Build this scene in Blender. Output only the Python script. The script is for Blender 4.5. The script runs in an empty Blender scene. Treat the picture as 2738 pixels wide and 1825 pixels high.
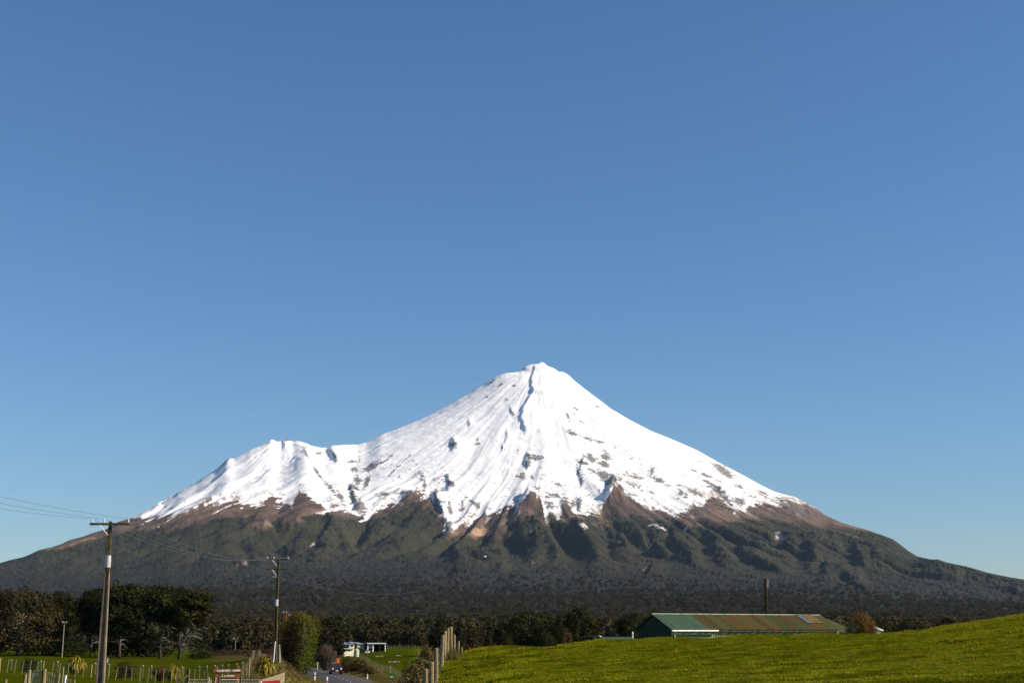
import bpy, math, random
import numpy as np
from mathutils import Vector, Matrix

# ------------------------------------------------------------------ camera, sky, sun, exposure
scene = bpy.context.scene
COL = scene.collection
FPX, CX, CY, HORIZON = 3540.0, 1369.0, 912.5, 1690.0        # focal length and centre in photo pixels
PITCH = math.atan((HORIZON - CY) / FPX)
ST, CT = math.sin(PITCH), math.cos(PITCH)

cam_data = bpy.data.cameras.new("camera")
cam_data.sensor_width = 36.0
cam_data.lens = 36.0 * FPX / 2738.0
cam_data.clip_start = 0.5
cam_data.clip_end = 60000.0
cam = bpy.data.objects.new("camera", cam_data)
COL.objects.link(cam)
cam.location = (0, 0, 0)
cam.rotation_euler = (math.pi / 2 + PITCH, 0, 0)
scene.camera = cam

SUN_EL, SUN_AZ = math.radians(33.0), math.radians(99.0)     # azimuth clockwise from the view direction (+Y)
sun_dir = Vector((math.sin(SUN_AZ) * math.cos(SUN_EL), math.cos(SUN_AZ) * math.cos(SUN_EL), math.sin(SUN_EL)))

world = bpy.data.worlds.new("World")
scene.world = world
world.use_nodes = True
wn = world.node_tree
sky = wn.nodes.new("ShaderNodeTexSky")
sky.sky_type = 'NISHITA'
sky.sun_disc = False
sky.sun_elevation = SUN_EL
sky.sun_rotation = SUN_AZ
sky.altitude = 300
sky.air_density = 1.3
sky.dust_density = 0.0
sky.ozone_density = 10.0
wn.links.new(sky.outputs[0], wn.nodes["Background"].inputs[0])
wn.nodes["Background"].inputs[1].default_value = 0.075

sl = bpy.data.lights.new("sun", 'SUN')
sl.energy = 5.0
sl.angle = math.radians(0.5)
sl.color = (1.0, 0.905, 0.77)
so = bpy.data.objects.new("sun", sl)
COL.objects.link(so)
so.rotation_euler = sun_dir.to_track_quat('Z', 'Y').to_euler()

scene.view_settings.view_transform = 'Standard'
scene.view_settings.look = 'None'
scene.view_settings.gamma = 1.0
scene.view_settings.use_curve_mapping = False
scene.view_settings.exposure = 0.55
HAZE = 0.72e-5
scene.render.engine = 'CYCLES'
scene.cycles.use_denoising = True
scene.cycles.sample_clamp_indirect = 1.0
scene.cycles.max_bounces = 4
scene.cycles.diffuse_bounces = 2
scene.cycles.volume_bounces = 1
scene.cycles.transparent_max_bounces = 6

# ------------------------------------------------------------------ helpers
def elev(py):                       # photo row -> tangent of elevation
    return math.tan(math.atan((CY - py) / FPX) + PITCH)

def tan_az(px, py=1750.0):          # photo column -> X / Y
    yc = (CY - py) / FPX
    return (px - CX) / FPX / (CT - yc * ST)

def at(px, py, D):                  # a point seen at (px, py), D metres ahead
    return Vector((tan_az(px, py) * D, D, elev(py) * D))

def mpp(D):                         # metres per photo pixel near the horizon
    return D / 3625.0

def h2(ix, iy, seed):
    v = (ix.astype(np.int64) * 374761393 + iy.astype(np.int64) * 668265263 + seed * 974634121) & 0xFFFFFFFF
    v = ((v ^ (v >> 13)) * 1274126177) & 0xFFFFFFFF
    v = ((v ^ (v >> 16)) * 2246822519) & 0xFFFFFFFF
    return ((v ^ (v >> 15)) & 0xFFFFFF) / float(0xFFFFFF) * 2 - 1

def vnoise(x, y, seed=0):
    x = np.asarray(x, float); y = np.asarray(y, float)
    ix = np.floor(x); iy = np.floor(y)
    fx = x - ix; fy = y - iy
    u = fx * fx * fx * (fx * (fx * 6 - 15) + 10); v = fy * fy * fy * (fy * (fy * 6 - 15) + 10)
    ix = ix.astype(np.int64); iy = iy.astype(np.int64)
    a = h2(ix, iy, seed); b = h2(ix + 1, iy, seed); c = h2(ix, iy + 1, seed); d = h2(ix + 1, iy + 1, seed)
    return (a * (1 - u) + b * u) * (1 - v) + (c * (1 - u) + d * u) * v

def fbm(x, y, octv=4, seed=0, gain=0.5):
    s = 0; a = 1.0; t = 0
    for k in range(octv):
        s = s + a * vnoise(x * 2 ** k + 17.3 * k, y * 2 ** k - 9.1 * k, seed + k); t += a; a *= gain
    return s / t

def ridged(x, y, octv=3, seed=0, gain=0.5):
    s = 0; a = 1.0; t = 0
    for k in range(octv):
        s = s + a * (1 - 2 * np.abs(vnoise(x * 2 ** k + 5.7 * k, y * 2 ** k + 3.3 * k, seed + k))); t += a; a *= gain
    return s / t

def sstep(a, b, x):
    t = np.clip((np.asarray(x, float) - a) / (b - a), 0, 1)
    return t * t * (3 - 2 * t)

def mesh_np(name, verts, faces, smooth=False, mats=(), col=None, mat_idx=None):
    """numpy arrays -> mesh; faces (n, 3) or (n, 4); col per vertex (n, 3)"""
    verts = np.asarray(verts, np.float32).reshape(-1, 3); faces = np.asarray(faces, np.int32)
    me = bpy.data.meshes.new(name)
    k = faces.shape[1]; n = len(faces)
    me.vertices.add(len(verts)); me.vertices.foreach_set("co", verts.ravel())
    me.loops.add(n * k); me.loops.foreach_set("vertex_index", faces.ravel())
    me.polygons.add(n)
    me.polygons.foreach_set("loop_start", np.arange(0, n * k, k, dtype=np.int32))
    me.polygons.foreach_set("loop_total", np.full(n, k, np.int32))
    me.polygons.foreach_set("use_smooth", np.full(n, smooth))
    for m in mats: me.materials.append(m)
    if mat_idx is not None: me.polygons.foreach_set("material_index", np.asarray(mat_idx, np.int32))
    me.update(calc_edges=True)
    if col is not None:
        ca = me.color_attributes.new("tint", 'FLOAT_COLOR', 'POINT')
        c4 = np.ones((len(verts), 4), np.float32); c4[:, :3] = col
        ca.data.foreach_set("color", c4.ravel())
    return me

def link(name, me, parent=None, loc=None):
    o = bpy.data.objects.new(name, me)
    COL.objects.link(o)
    if parent is not None: o.parent = parent
    if loc is not None: o.location = loc
    return o

def tag(o, label=None, cat=None, group=None, kind=None):
    if label: o["label"] = label
    if cat: o["category"] = cat
    if group: o["group"] = group
    if kind: o["kind"] = kind
    return o

def thing(name, label, cat, loc=(0, 0, 0), rz=0.0, group=None):
    o = bpy.data.objects.new(name, None)
    o.empty_display_size = 0.2
    COL.objects.link(o)
    o.location = loc; o.rotation_euler = (0, 0, rz)
    return tag(o, label, cat, group)

def copy_tree(o, parent=None):
    c = o.copy(); COL.objects.link(c)
    if parent is not None: c.parent = parent
    for ch in list(o.children): copy_tree(ch, c)
    return c

class MB:
    """collects boxes, bars and tubes for ONE mesh"""
    def __init__(s): s.v = []; s.f = []; s.m = []
    def add(s, vs, fs, m=0):
        b = len(s.v); s.v += [tuple(v) for v in vs]
        s.f += [tuple(i + b for i in f) for f in fs]; s.m += [m] * len(fs); return s
    def hexa(s, lo, hi, m=0):       # 4 bottom corners, 4 top corners (counter-clockwise)
        return s.add(list(lo) + list(hi), [(3, 2, 1, 0), (4, 5, 6, 7), (0, 1, 5, 4), (1, 2, 6, 5), (2, 3, 7, 6), (3, 0, 4, 7)], m)
    def box(s, c, d, m=0, rz=0.0):
        x, y, z = d[0] / 2, d[1] / 2, d[2] / 2
        R = Matrix.Rotation(rz, 3, 'Z'); c = Vector(c)
        p = [c + R @ Vector(q) for q in ((-x, -y, -z), (x, -y, -z), (x, y, -z), (-x, y, -z), (-x, -y, z), (x, -y, z), (x, y, z), (-x, y, z))]
        return s.hexa(p[:4], p[4:], m)
    def tube(s, pts, rad, n=8, m=0, cap=True):
        pts = [Vector(p) for p in pts]
        if not hasattr(rad, '__len__'): rad = [rad] * len(pts)
        rings = []
        for i, p in enumerate(pts):
            d = (pts[min(i + 1, len(pts) - 1)] - pts[max(i - 1, 0)])
            if d.length < 1e-9: d = Vector((0, 0, 1))
            d.normalize()
            u = d.cross(Vector((0, 0, 1)) if abs(d.z) < 0.9 else Vector((1, 0, 0))).normalized(); w = d.cross(u)
            rings.append([p + (u * math.cos(t) + w * math.sin(t)) * rad[i] for t in [2 * math.pi * k / n for k in range(n)]])
        vs = [v for r in rings for v in r]; fs = []
        for i in range(len(pts) - 1):
            for k in range(n):
                a, b = i * n + k, i * n + (k + 1) % n
                fs.append((a, b, b + n, a + n))
        if cap:
            fs.append(tuple(range(n - 1, -1, -1))); e = (len(pts) - 1) * n
            fs.append(tuple(range(e, e + n)))
        return s.add(vs, fs, m)
    def build(s, name, mats, parent=None, loc=None, smooth=False):
        me = bpy.data.meshes.new(name); me.from_pydata(s.v, [], s.f)
        for m in (mats if isinstance(mats, (list, tuple)) else [mats]): me.materials.append(m)
        for p, i in zip(me.polygons, s.m): p.material_index = i; p.use_smooth = smooth
        me.update()
        return link(name, me, parent, loc)

# ------------------------------------------------------------------ materials
def mat(name, c1, c2=None, scale=8.0, rough=0.8, bump=0.0, bscale=None, stretch=(1, 1, 1), metallic=0.0, spec=0.3, detail=6.0, lo=0.35, hi=0.65, rand=0.0):
    m = bpy.data.materials.new(name); m.use_nodes = True
    nt = m.node_tree; p = nt.nodes["Principled BSDF"]
    p.inputs["Roughness"].default_value = rough; p.inputs["Metallic"].default_value = metallic
    p.inputs["Specular IOR Level"].default_value = spec
    p.inputs["Base Color"].default_value = (*c1, 1)
    if c2 is not None or bump:
        tc = nt.nodes.new("ShaderNodeTexCoord"); mp = nt.nodes.new("ShaderNodeMapping"); mp.inputs["Scale"].default_value = stretch
        nt.links.new(tc.outputs["Object"], mp.inputs[0])
        nz = nt.nodes.new("ShaderNodeTexNoise"); nz.inputs["Scale"].default_value = scale; nz.inputs["Detail"].default_value = detail
        nt.links.new(mp.outputs[0], nz.inputs[0])
        if c2 is not None:
            r = nt.nodes.new("ShaderNodeValToRGB")
            r.color_ramp.elements[0].position = lo; r.color_ramp.elements[0].color = (*c1, 1)
            r.color_ramp.elements[1].position = hi; r.color_ramp.elements[1].color = (*c2, 1)
            nt.links.new(nz.outputs[0], r.inputs[0]); nt.links.new(r.outputs[0], p.inputs["Base Color"])
        if rand:
            oi = nt.nodes.new("ShaderNodeObjectInfo"); mr = nt.nodes.new("ShaderNodeMapRange"); mr.inputs[3].default_value = 1 - rand; mr.inputs[4].default_value = 1 + rand
            hs = nt.nodes.new("ShaderNodeHueSaturation"); nt.links.new(oi.outputs["Random"], mr.inputs[0]); nt.links.new(mr.outputs[0], hs.inputs["Value"])
            nt.links.new(r.outputs[0], hs.inputs["Color"]); nt.links.new(hs.outputs[0], p.inputs["Base Color"])
        if bump:
            b = nt.nodes.new("ShaderNodeBump"); b.inputs["Strength"].default_value = bump; b.inputs["Distance"].default_value = 0.05
            n2 = nz
            if bscale:
                n2 = nt.nodes.new("ShaderNodeTexNoise"); n2.inputs["Scale"].default_value = bscale; n2.inputs["Detail"].default_value = 5
                nt.links.new(mp.outputs[0], n2.inputs[0])
            nt.links.new(n2.outputs[0], b.inputs["Height"]); nt.links.new(b.outputs[0], p.inputs["Normal"])
    return m

def tint_mat(name, rough=0.9, spec=0.03, rand=0.0, transl=0.0, gain=1.0):
    """base colour from the mesh's own tint attribute (the colour of each leaf clump), varied a little per copy"""
    m = bpy.data.materials.new(name); m.use_nodes = True
    nt = m.node_tree; p = nt.nodes["Principled BSDF"]
    p.inputs["Roughness"].default_value = rough; p.inputs["Specular IOR Level"].default_value = spec
    a = nt.nodes.new("ShaderNodeAttribute"); a.attribute_name = "tint"
    out = a.outputs["Color"]
    if rand:
        oi = nt.nodes.new("ShaderNodeObjectInfo")
        mr = nt.nodes.new("ShaderNodeMapRange"); mr.inputs[3].default_value = gain * (1 - rand); mr.inputs[4].default_value = gain * (1 + rand)
        nt.links.new(oi.outputs["Random"], mr.inputs[0])
        hs = nt.nodes.new("ShaderNodeHueSaturation")
        nt.links.new(mr.outputs[0], hs.inputs["Value"])
        m2 = nt.nodes.new("ShaderNodeMath"); m2.operation = 'MULTIPLY'; m2.inputs[1].default_value = 7.13
        fr = nt.nodes.new("ShaderNodeMath"); fr.operation = 'FRACT'
        nt.links.new(oi.outputs["Random"], m2.inputs[0]); nt.links.new(m2.outputs[0], fr.inputs[0])
        mh = nt.nodes.new("ShaderNodeMapRange"); mh.inputs[3].default_value = 0.455; mh.inputs[4].default_value = 0.52
        nt.links.new(fr.outputs[0], mh.inputs[0]); nt.links.new(mh.outputs[0], hs.inputs["Hue"])
        nt.links.new(out, hs.inputs["Color"]); out = hs.outputs[0]
    nt.links.new(out, p.inputs["Base Color"])
    if transl:
        tr = nt.nodes.new("ShaderNodeBsdfTranslucent"); nt.links.new(out, tr.inputs[0])
        mx = nt.nodes.new("ShaderNodeMixShader"); mx.inputs[0].default_value = transl
        nt.links.new(p.outputs[0], mx.inputs[1]); nt.links.new(tr.outputs[0], mx.inputs[2])
        nt.links.new(mx.outputs[0], nt.nodes["Material Output"].inputs[0])
    return m

M = {}
M['leaf'] = tint_mat("foliage", rand=0.22, transl=0.25)
M['leafplain'] = tint_mat("foliage_plain", rough=0.75, spec=0.06, transl=0.25)
M['tuft'] = tint_mat("grass_blades", rough=0.75, spec=0.04, transl=0.25, rand=.1)
M['bark'] = mat("bark", (.075, .055, .042), (.20, .165, .135), 6, .95, .5, 14, (1, 1, .25))
M['barkdark'] = mat("bark_dark", (.035, .027, .02), (.09, .07, .05), 6, .95, .4, 14, (1, 1, .25))
M['deadwood'] = mat("dead_wood", (.19, .16, .13), (.34, .29, .24), 9, .9, .3, 20)
M['twig'] = mat("red_twigs", (.16, .075, .03), (.27, .13, .045), 5, .9)
M['brownTwig'] = mat("brown_twigs", (.12, .085, .055), (.2, .145, .1), 5, .9)
M['concrete'] = mat("pole_concrete", (.13, .095, .06), (.25, .185, .125), 5, .9, .4, 25, (1, 1, .4))
M['mosspole'] = mat("lichen_concrete", (.05, .036, .012), (.13, .095, .035), 7, .95, .6, 22)
M['armwood'] = mat("arm_timber", (.05, .036, .014), (.13, .095, .035), 6, .9, .4, 30, (.4, 1, 1))
M['sheath'] = mat("white_sheath", (.40, .385, .36), (.5, .485, .455), 4, .35, spec=.5)
M['porcelain'] = mat("porcelain", (.72, .70, .67), None, rough=.2, spec=.6)
M['steel'] = mat("galvanised_steel", (.28, .29, .31), (.38, .39, .41), 20, .5, metallic=.6)
M['wire'] = mat("aluminium_wire", (.16, .17, .18), None, rough=.5, metallic=.5)
M['post'] = mat("weathered_post", (.15, .10, .038), (.31, .225, .10), 5, .9, .5, 24, (1, 1, .12))
M['batten'] = mat("batten_timber", (.2, .155, .085), (.34, .275, .165), 6, .9, .3, 30, (1, 1, .15))
M['paling'] = mat("painted_paling", (.36, .28, .15), (.5, .42, .27), 7, .85, .2, 30)
M['darkpost'] = mat("dark_post", (.05, .04, .028), (.12, .095, .06), 6, .95, .4)
M['white'] = mat("white_paint", (.74, .72, .68), (.82, .8, .76), 3, .55)
M['cream'] = mat("cream_paint", (.66, .58, .40), (.74, .66, .48), 2, .7)
M['red'] = mat("red_paint", (.35, .012, .012), (.42, .02, .02), 2, .45)
M['brownpaint'] = mat("brown_paint", (.13, .036, .018), (.2, .058, .03), 6, .8)
M['black'] = mat("black_rubber", (.012, .012, .013), None, rough=.8)
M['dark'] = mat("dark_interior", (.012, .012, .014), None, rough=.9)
M['glass'] = mat("window_glass", (.02, .025, .03), None, rough=.08, spec=.8)
M['greenroof'] = mat("green_roof_paint", (.036, .066, .04), (.055, .09, .055), 2.5, .8, .15, 30, rand=.14, spec=.1)
M['oliveroof'] = mat("olive_roof_paint", (.046, .054, .018), (.062, .062, .022), 1.8, .85, .15, 30, rand=.2, spec=.08)
M['rustroof'] = mat("rusting_roof", (.048, .052, .017), (.092, .038, .013), 0.8, .85, .15, 30, (1.6, .45, 1), lo=.40, hi=.66, rand=.2, spec=.08)
M['greyroof'] = mat("grey_roof_sheet", (.075, .075, .085), (.11, .11, .125), 2, .6)
M['tanroof'] = mat("tan_roof_sheet", (.10, .068, .024), (.14, .095, .036), 3, .9, spec=.08)
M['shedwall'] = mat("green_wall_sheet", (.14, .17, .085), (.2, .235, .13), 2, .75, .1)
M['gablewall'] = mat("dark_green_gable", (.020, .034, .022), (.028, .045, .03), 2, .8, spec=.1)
M['ridgecap'] = mat("ridge_cap", (.17, .22, .13), (.22, .27, .17), 3, .6)
M['blueroof'] = mat("slate_roof", (.17, .19, .24), (.23, .25, .31), 2, .5)
M['maroon'] = mat("maroon_wall", (.075, .012, .014), None, rough=.7)
M['tank'] = mat("pale_green_tank", (.38, .46, .27), (.45, .53, .33), 3, .6)
M['orange'] = mat("orange_paint", (.62, .14, .035), (.7, .17, .05), 3, .6)
M['carpaint'] = mat("dark_red_car_paint", (.075, .012, .006), None, rough=.25, spec=.6)
M['lamp'] = mat("headlight_lens", (.8, .78, .74), None, rough=.1, spec=.8)
M['signgreen'] = mat("sign_green", (.03, .16, .09), None, rough=.5)
# ------------------------------------------------------------------ the near terrain (one height function)
CP = []                                                        # (tan azimuth, distance, z)
def cp(px, D, py=None, z=None):
    CP.append((tan_az(px), D, elev(py) * D if z is None else z))
# paddock on the right, rising to its crest, falling away behind it
for px, rows, behind in (
    (1350, ((1825, 42), (1780, 54), (1728, 76)), ((95, -2.3), (125, -4.3), (200, -5.5))),
    (1600, ((1825, 38), (1770, 55), (1711, 80)), ((100, -1.6), (130, -2.4), (215, -1.95))),
    (1790, ((1825, 37), (1765, 55), (1702, 83)), ((102, -1.7), (130, -2.6), (200, -4.2))),
    (2000, ((1825, 36), (1760, 55), (1693, 85)), ((102, -1.5), (130, -2.4), (200, -4))),
    (2200, ((1825, 35), (1755, 55), (1690, 86)), ((102, -1.2), (130, -2.0), (200, -3.5))),
    (2370, ((1825, 34), (1750, 55), (1687, 88)), ((104, -1.0), (130, -1.8), (200, -3.2))),
    (2480, ((1825, 34), (1748, 55), (1679, 87)), ((106, -.6), (135, -1.2), (200, -3))),
    (2600, ((1825, 33), (1745, 52), (1660, 84)), ((105, .3), (135, -.2), (200, -2.5))),
    (2738, ((1825, 33), (1740, 50), (1640, 80)), ((105, 1.2), (140, .8), (200, -2))),
    (3100, ((1825, 30), (1720, 50), (1600, 80)), ((110, 2.0), (150, 1.5), (220, -1)))):
    for py, D in rows: cp(px, D, py)
    for D, z in behind: cp(px, D, z=z)
FENCE = [(1139, 39.5, -2.22), (1154, 44, -2.08), (1167, 49, -1.74), (1181, 54, -1.31), (1188, 58.5, -1.12), (1196, 62.5, -1.06),
         (1205.5, 66.5, -1.0), (1214, 73, -1.36), (1224, 80, -1.80), (1233, 87, -2.25)]
for px, D, z in FENCE: cp(px, D, z=z)
for px, D, z in FENCE[1:8]: cp(px + 26, D, z=z + .05)
for D, z in ((44, -1.72), (49, -1.52), (54, -1.30), (60, -1.10), (66.5, -.98), (76, -1.02), (87, -1.75)): cp(1275, D, z=z)
cp(1255, 105, z=-3.6); cp(1280, 140, z=-5.0)
# bank between the post fence and the road
cp(1085, 44, z=-2.75); cp(1085, 58, z=-2.9); cp(1095, 72, z=-3.7); cp(1120, 85, z=-4.3); cp(1150, 110, z=-5.2)
# the road and its verges
ROAD = [(-600, 8, -1.75), (-150, 16, -1.85), (320, 26, -2.25), (560, 38, -2.95), (760, 55, -3.85), (890, 80, -4.95), (958, 110, -5.9), (972, 145, -6.6), (947, 184, -6.78),
        (879, 226, -6.72), (848, 252, -6.95), (816, 280, -7.35), (775, 325, -7.8), (690, 400, -8.1), (560, 480, -8.0)]
for px, D, z in ROAD[:12]: cp(px, D, z=z)
cp(775, 325, z=-7.6); cp(690, 400, z=-7.2)
cp(870, 262, 1791); cp(915, 240, z=-6.0); cp(1000, 200, z=-5.9)
cp(1085, 150, z=-5.7); cp(1074, 220, 1814); cp(1045, 235, 1796); cp(1010, 245, 1794); cp(985, 300, 1773); cp(962, 385, 1758)
# the fields on the left
for px, D, py in ((0, 103, 1797), (250, 98, 1814), (500, 97, 1829), (0, 140, 1787), (300, 140, 1797), (500, 140, 1801), (620, 112, 1816), (0, 200, 1773), (300, 200, 1778), (520, 200, 1779),
                  (0, 330, 1750), (200, 330, 1752), (400, 330, 1757), (560, 300, 1759), (640, 330, 1751), (720, 126, 1809), (760, 120, 1813), (800, 150, 1803), (735, 136, 1769), (710, 114, 1811),
                  (680, 200, 1765), (700, 100, 1824)):
    cp(px, D, py)
for px, D, z in ((280, 76, -3.2), (60, 66, -2.95), (480, 80, -3.25), (150, 50, -2.5), (430, 50, -2.6), (600, 92, -3.62), (700, 84, -3.5), (-400, 60, -2.6), (-400, 150, -3.8), (-400, 330, -5.6),
                 (300, 30, -2.1), (1100, 25, -1.75), (1700, 20, -1.65), (2600, 18, -1.5), (1350, 12, -1.68), (-300, 25, -1.9), (1369, 5, -1.65)):
    cp(px, D, z=z)
# beyond: house paddock and the flat before the wood
for px, D, py in ((930, 400, 1750), (1000, 430, 1738), (1100, 450, 1735), (1100, 330, 1757), (1180, 330, 1757)): cp(px, D, py)
for px in (-400, 200, 700, 1300, 1900, 2500, 3100):
    cp(px, 620, z=-5.2); cp(px, 1000, z=-3.5); cp(px, 1600, z=5.0)
for px in (1500, 1900, 2300, 2738): cp(px, 330, z=-5.0)

KA, KD = 2.2, 0.62                                             # scaling of azimuth and of log distance
def _feat(phi, R): return np.stack([np.asarray(phi) * KA * 2, np.log(np.asarray(R)) * KD], -1)
def _tps(d2):
    d2 = np.maximum(d2, 1e-12); return 0.5 * d2 * np.log(d2)
def _solve():
    global _cx, _n, _W
    CPA = np.array(CP); _cx = _feat(np.arctan(CPA[:, 0]), CPA[:, 1] * np.sqrt(1 + CPA[:, 0] ** 2)); _n = len(_cx)
    A = _tps(((_cx[:, None] - _cx[None]) ** 2).sum(-1)) + np.eye(_n) * 1e-5
    P = np.concatenate([np.ones((_n, 1)), _cx], 1)
    S = np.block([[A, P], [P.T, np.zeros((3, 3))]])
    _W = np.linalg.solve(S, np.concatenate([CPA[:, 2] / CPA[:, 1] ** 0.5, np.zeros(3)]))

def terrain(X, Y):
    X = np.asarray(X, float); Y = np.asarray(Y, float)
    R = np.clip(np.hypot(X, Y), 4.0, 1700.0)
    phi = np.clip(np.arctan2(X, Y), -0.56, 0.56)
    f = _feat(phi, R).reshape(-1, 2); out = np.empty(len(f))
    for i in range(0, len(f), 20000):
        q = f[i:i + 20000]
        out[i:i + 20000] = _tps(((q[:, None] - _cx[None]) ** 2).sum(-1)) @ _W[:_n] + _W[_n] + q @ _W[_n + 1:]
    return out.reshape(R.shape) * np.sqrt(R * np.cos(phi))

_solve()
CREST = [(1350, 1732), (1600, 1714.5), (1790, 1704.5), (2000, 1697), (2200, 1693), (2370, 1691.5), (2480, 1682), (2600, 1663), (2738, 1643)]
for it in range(5):                                            # settle the paddock crest on its line in the photograph
    for px, py in CREST:
        a_ = tan_az(px); Yq = np.linspace(42, 100, 120); E = terrain(a_ * Yq, Yq) / Yq
        de = elev(py) - E.max()
        for q, c in enumerate(CP):
            if abs(c[0] - a_) < 1e-6 and 45 < c[1] < 106: CP[q] = (c[0], c[1], c[2] + de * c[1] * (.9 if c[1] > 60 else .35))
    _solve()

# road centre line in world metres
_rp = np.array([(tan_az(px) * D, D, z) for px, D, z in ROAD])
_t = np.r_[0, np.cumsum(np.hypot(*np.diff(_rp[:, :2], axis=0).T))]
def _cr(t):                                                     # smooth spline through the road points
    out = []
    for k in range(3):
        m = np.gradient(_rp[:, k], _t)
        i = np.clip(np.searchsorted(_t, t) - 1, 0, len(_t) - 2); h = _t[i + 1] - _t[i]; s = (t - _t[i]) / h
        out.append((2 * s ** 3 - 3 * s ** 2 + 1) * _rp[i, k] + (s ** 3 - 2 * s ** 2 + s) * h * m[i] + (-2 * s ** 3 + 3 * s ** 2) * _rp[i + 1, k] + (s ** 3 - s ** 2) * h * m[i + 1])
    return np.stack(out, -1)
RT = np.arange(0, _t[-1], 1.0)
RC = _cr(RT)
_rd = np.gradient(RC[:, :2], axis=0); _rd /= np.linalg.norm(_rd, axis=1, keepdims=True)
RN = np.stack([_rd[:, 1], -_rd[:, 0]], -1)                      # to the right of travel away from the camera
ROAD_W = 3.2

def ground(X, Y):
    """terrain with the road bed cut in and small lumps"""
    X = np.asarray(X, float); Y = np.asarray(Y, float)
    z = terrain(X, Y)
    z = z + 0.05 * fbm(X * .55, Y * .55, 3, 5) * sstep(3, 30, np.hypot(X, Y)) + 0.12 * fbm(X * .12, Y * .12, 2, 9)
    sh = X.shape; xf, yf = X.ravel(), Y.ravel(); zf = z.ravel().copy()
    near = np.nonzero((yf < 520) & (yf > 0) & (np.abs(xf) < 140))[0]
    for i in range(0, len(near), 20000):
        k = near[i:i + 20000]
        d2 = (xf[k, None] - RC[None, :, 0]) ** 2 + (yf[k, None] - RC[None, :, 1]) ** 2
        j = d2.argmin(1); d = np.sqrt(d2[np.arange(len(k)), j])
        w = 1 - sstep(ROAD_W + 0.6, ROAD_W + 3.5, d)
        zf[k] = zf[k] * (1 - w) + (RC[j, 2] - 0.07) * w
    return zf.reshape(sh)

def gz(x, y): return float(ground(np.array([x]), np.array([y]))[0])
def gp(px, D, dz=0.0):
    x = tan_az(px) * D
    return Vector((x, D, gz(x, D) + dz))

# ground sheet: rings round the camera, fine in front
phis = np.concatenate([np.linspace(-0.47, 0.47, 560), np.linspace(0.49, 2 * math.pi - 0.49, 46)])
Rs = np.concatenate([np.geomspace(3.0, 30, 30)[:-1], np.geomspace(30, 130, 190)[:-1], np.geomspace(130, 420, 170)[:-1], np.geomspace(420, 1700, 60), np.array([2300, 3500, 6000, 11000, 15500])])
PH, RR = np.meshgrid(phis, Rs)
GX, GY = np.sin(PH) * RR, np.cos(PH) * RR
GZ = ground(GX, GY)
fr = (np.minimum(PH, 2 * math.pi - PH) < 0.455)
GZ = np.where(RR > 1700, np.where(fr, -60.0, GZ + (RR - 1700) * 0.001), GZ)
nr, nc = GX.shape
gv = np.stack([GX, GY, GZ], -1).reshape(-1, 3)
gv = np.vstack([gv, [[0, 0, gv[:nc, 2].mean()]]])
ii, jj = np.meshgrid(np.arange(nr - 1), np.arange(nc), indexing='ij'); j2 = (jj + 1) % nc
gf = np.stack([ii * nc + jj, (ii + 1) * nc + jj, (ii + 1) * nc + j2, ii * nc + j2], -1).reshape(-1, 4)[:, ::-1]

# dry-grass mask: road verges, the bank by the posts, the rushes behind the left field
def dry_mask(X, Y):
    X = np.asarray(X, float); Y = np.asarray(Y, float)
    out = np.zeros(X.size); xf, yf = X.ravel(), Y.ravel()
    k = np.nonzero((yf < 420) & (yf > 5) & (np.abs(xf) < 120))[0]
    for i in range(0, len(k), 20000):
        q = k[i:i + 20000]
        d2 = (xf[q, None] - RC[None, ::3, 0]) ** 2 + (yf[q, None] - RC[None, ::3, 1]) ** 2
        d = np.sqrt(d2.min(1)); out[q] = 0.85 * (1 - sstep(3.5, 9, d + 2.5 * fbm(xf[q] * .25, yf[q] * .25, 2, 31)))
    pxa = CX + FPX * 1.027 * xf / np.maximum(yf, 1)
    out = np.maximum(out, sstep(540, 590, pxa) * sstep(790, 740, pxa) * sstep(225, 285, yf) * sstep(470, 420, yf))
    out = np.maximum(out, 0.8 * sstep(640, 680, pxa) * sstep(840, 800, pxa) * sstep(88, 100, yf) * sstep(170, 140, yf))
    fx = np.interp(yf, [q[1] for q in FENCE], [tan_az(q[0]) * q[1] for q in FENCE])
    out = np.maximum(out, 0.9 * sstep(.6, -.4, xf - fx) * sstep(-9, -5, xf - fx) * sstep(36, 40, yf) * sstep(120, 95, yf))
    nz = fbm(xf * .35, yf * .35, 3, 77)
    return np.clip(out * (0.75 + 0.6 * nz), 0, 1).reshape(X.shape)

dm = dry_mask(GX, GY)
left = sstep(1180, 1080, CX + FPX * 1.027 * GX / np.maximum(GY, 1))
gcol = np.empty(GX.shape + (3,))
n1 = fbm(GX * .16, GY * .16, 3, 3)[..., None]; n2 = fbm(GX * .9, GY * .9, 2, 8)[..., None]
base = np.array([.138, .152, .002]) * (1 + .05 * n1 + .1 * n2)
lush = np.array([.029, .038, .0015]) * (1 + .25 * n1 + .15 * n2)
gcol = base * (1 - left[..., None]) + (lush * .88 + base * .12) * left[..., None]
wet = sstep(.12, .45, fbm(GX * .45, GY * .3, 3, 12))[..., None]
gcol = gcol * (1 - .2 * wet) + np.array([.035, .06, .012]) * .2 * wet
rush = (sstep(225, 285, GY) * (GX < -20))[..., None]
gcol = gcol * (1 - dm[..., None]) + (np.array([.15, .105, .035]) * (1 - rush) + np.array([.062, .042, .02]) * rush) * (1 + .35 * n2) * dm[..., None]
farw = sstep(480, 620, RR)[..., None]
gcol = gcol * (1 - farw) + np.array([.022, .022, .010]) * farw
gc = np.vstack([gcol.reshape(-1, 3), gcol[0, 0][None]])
tri_c = np.stack([np.full(nc, nr * nc), np.arange(nc), (np.arange(nc) + 1) % nc, np.full(nc, nr * nc)], -1)

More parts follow.
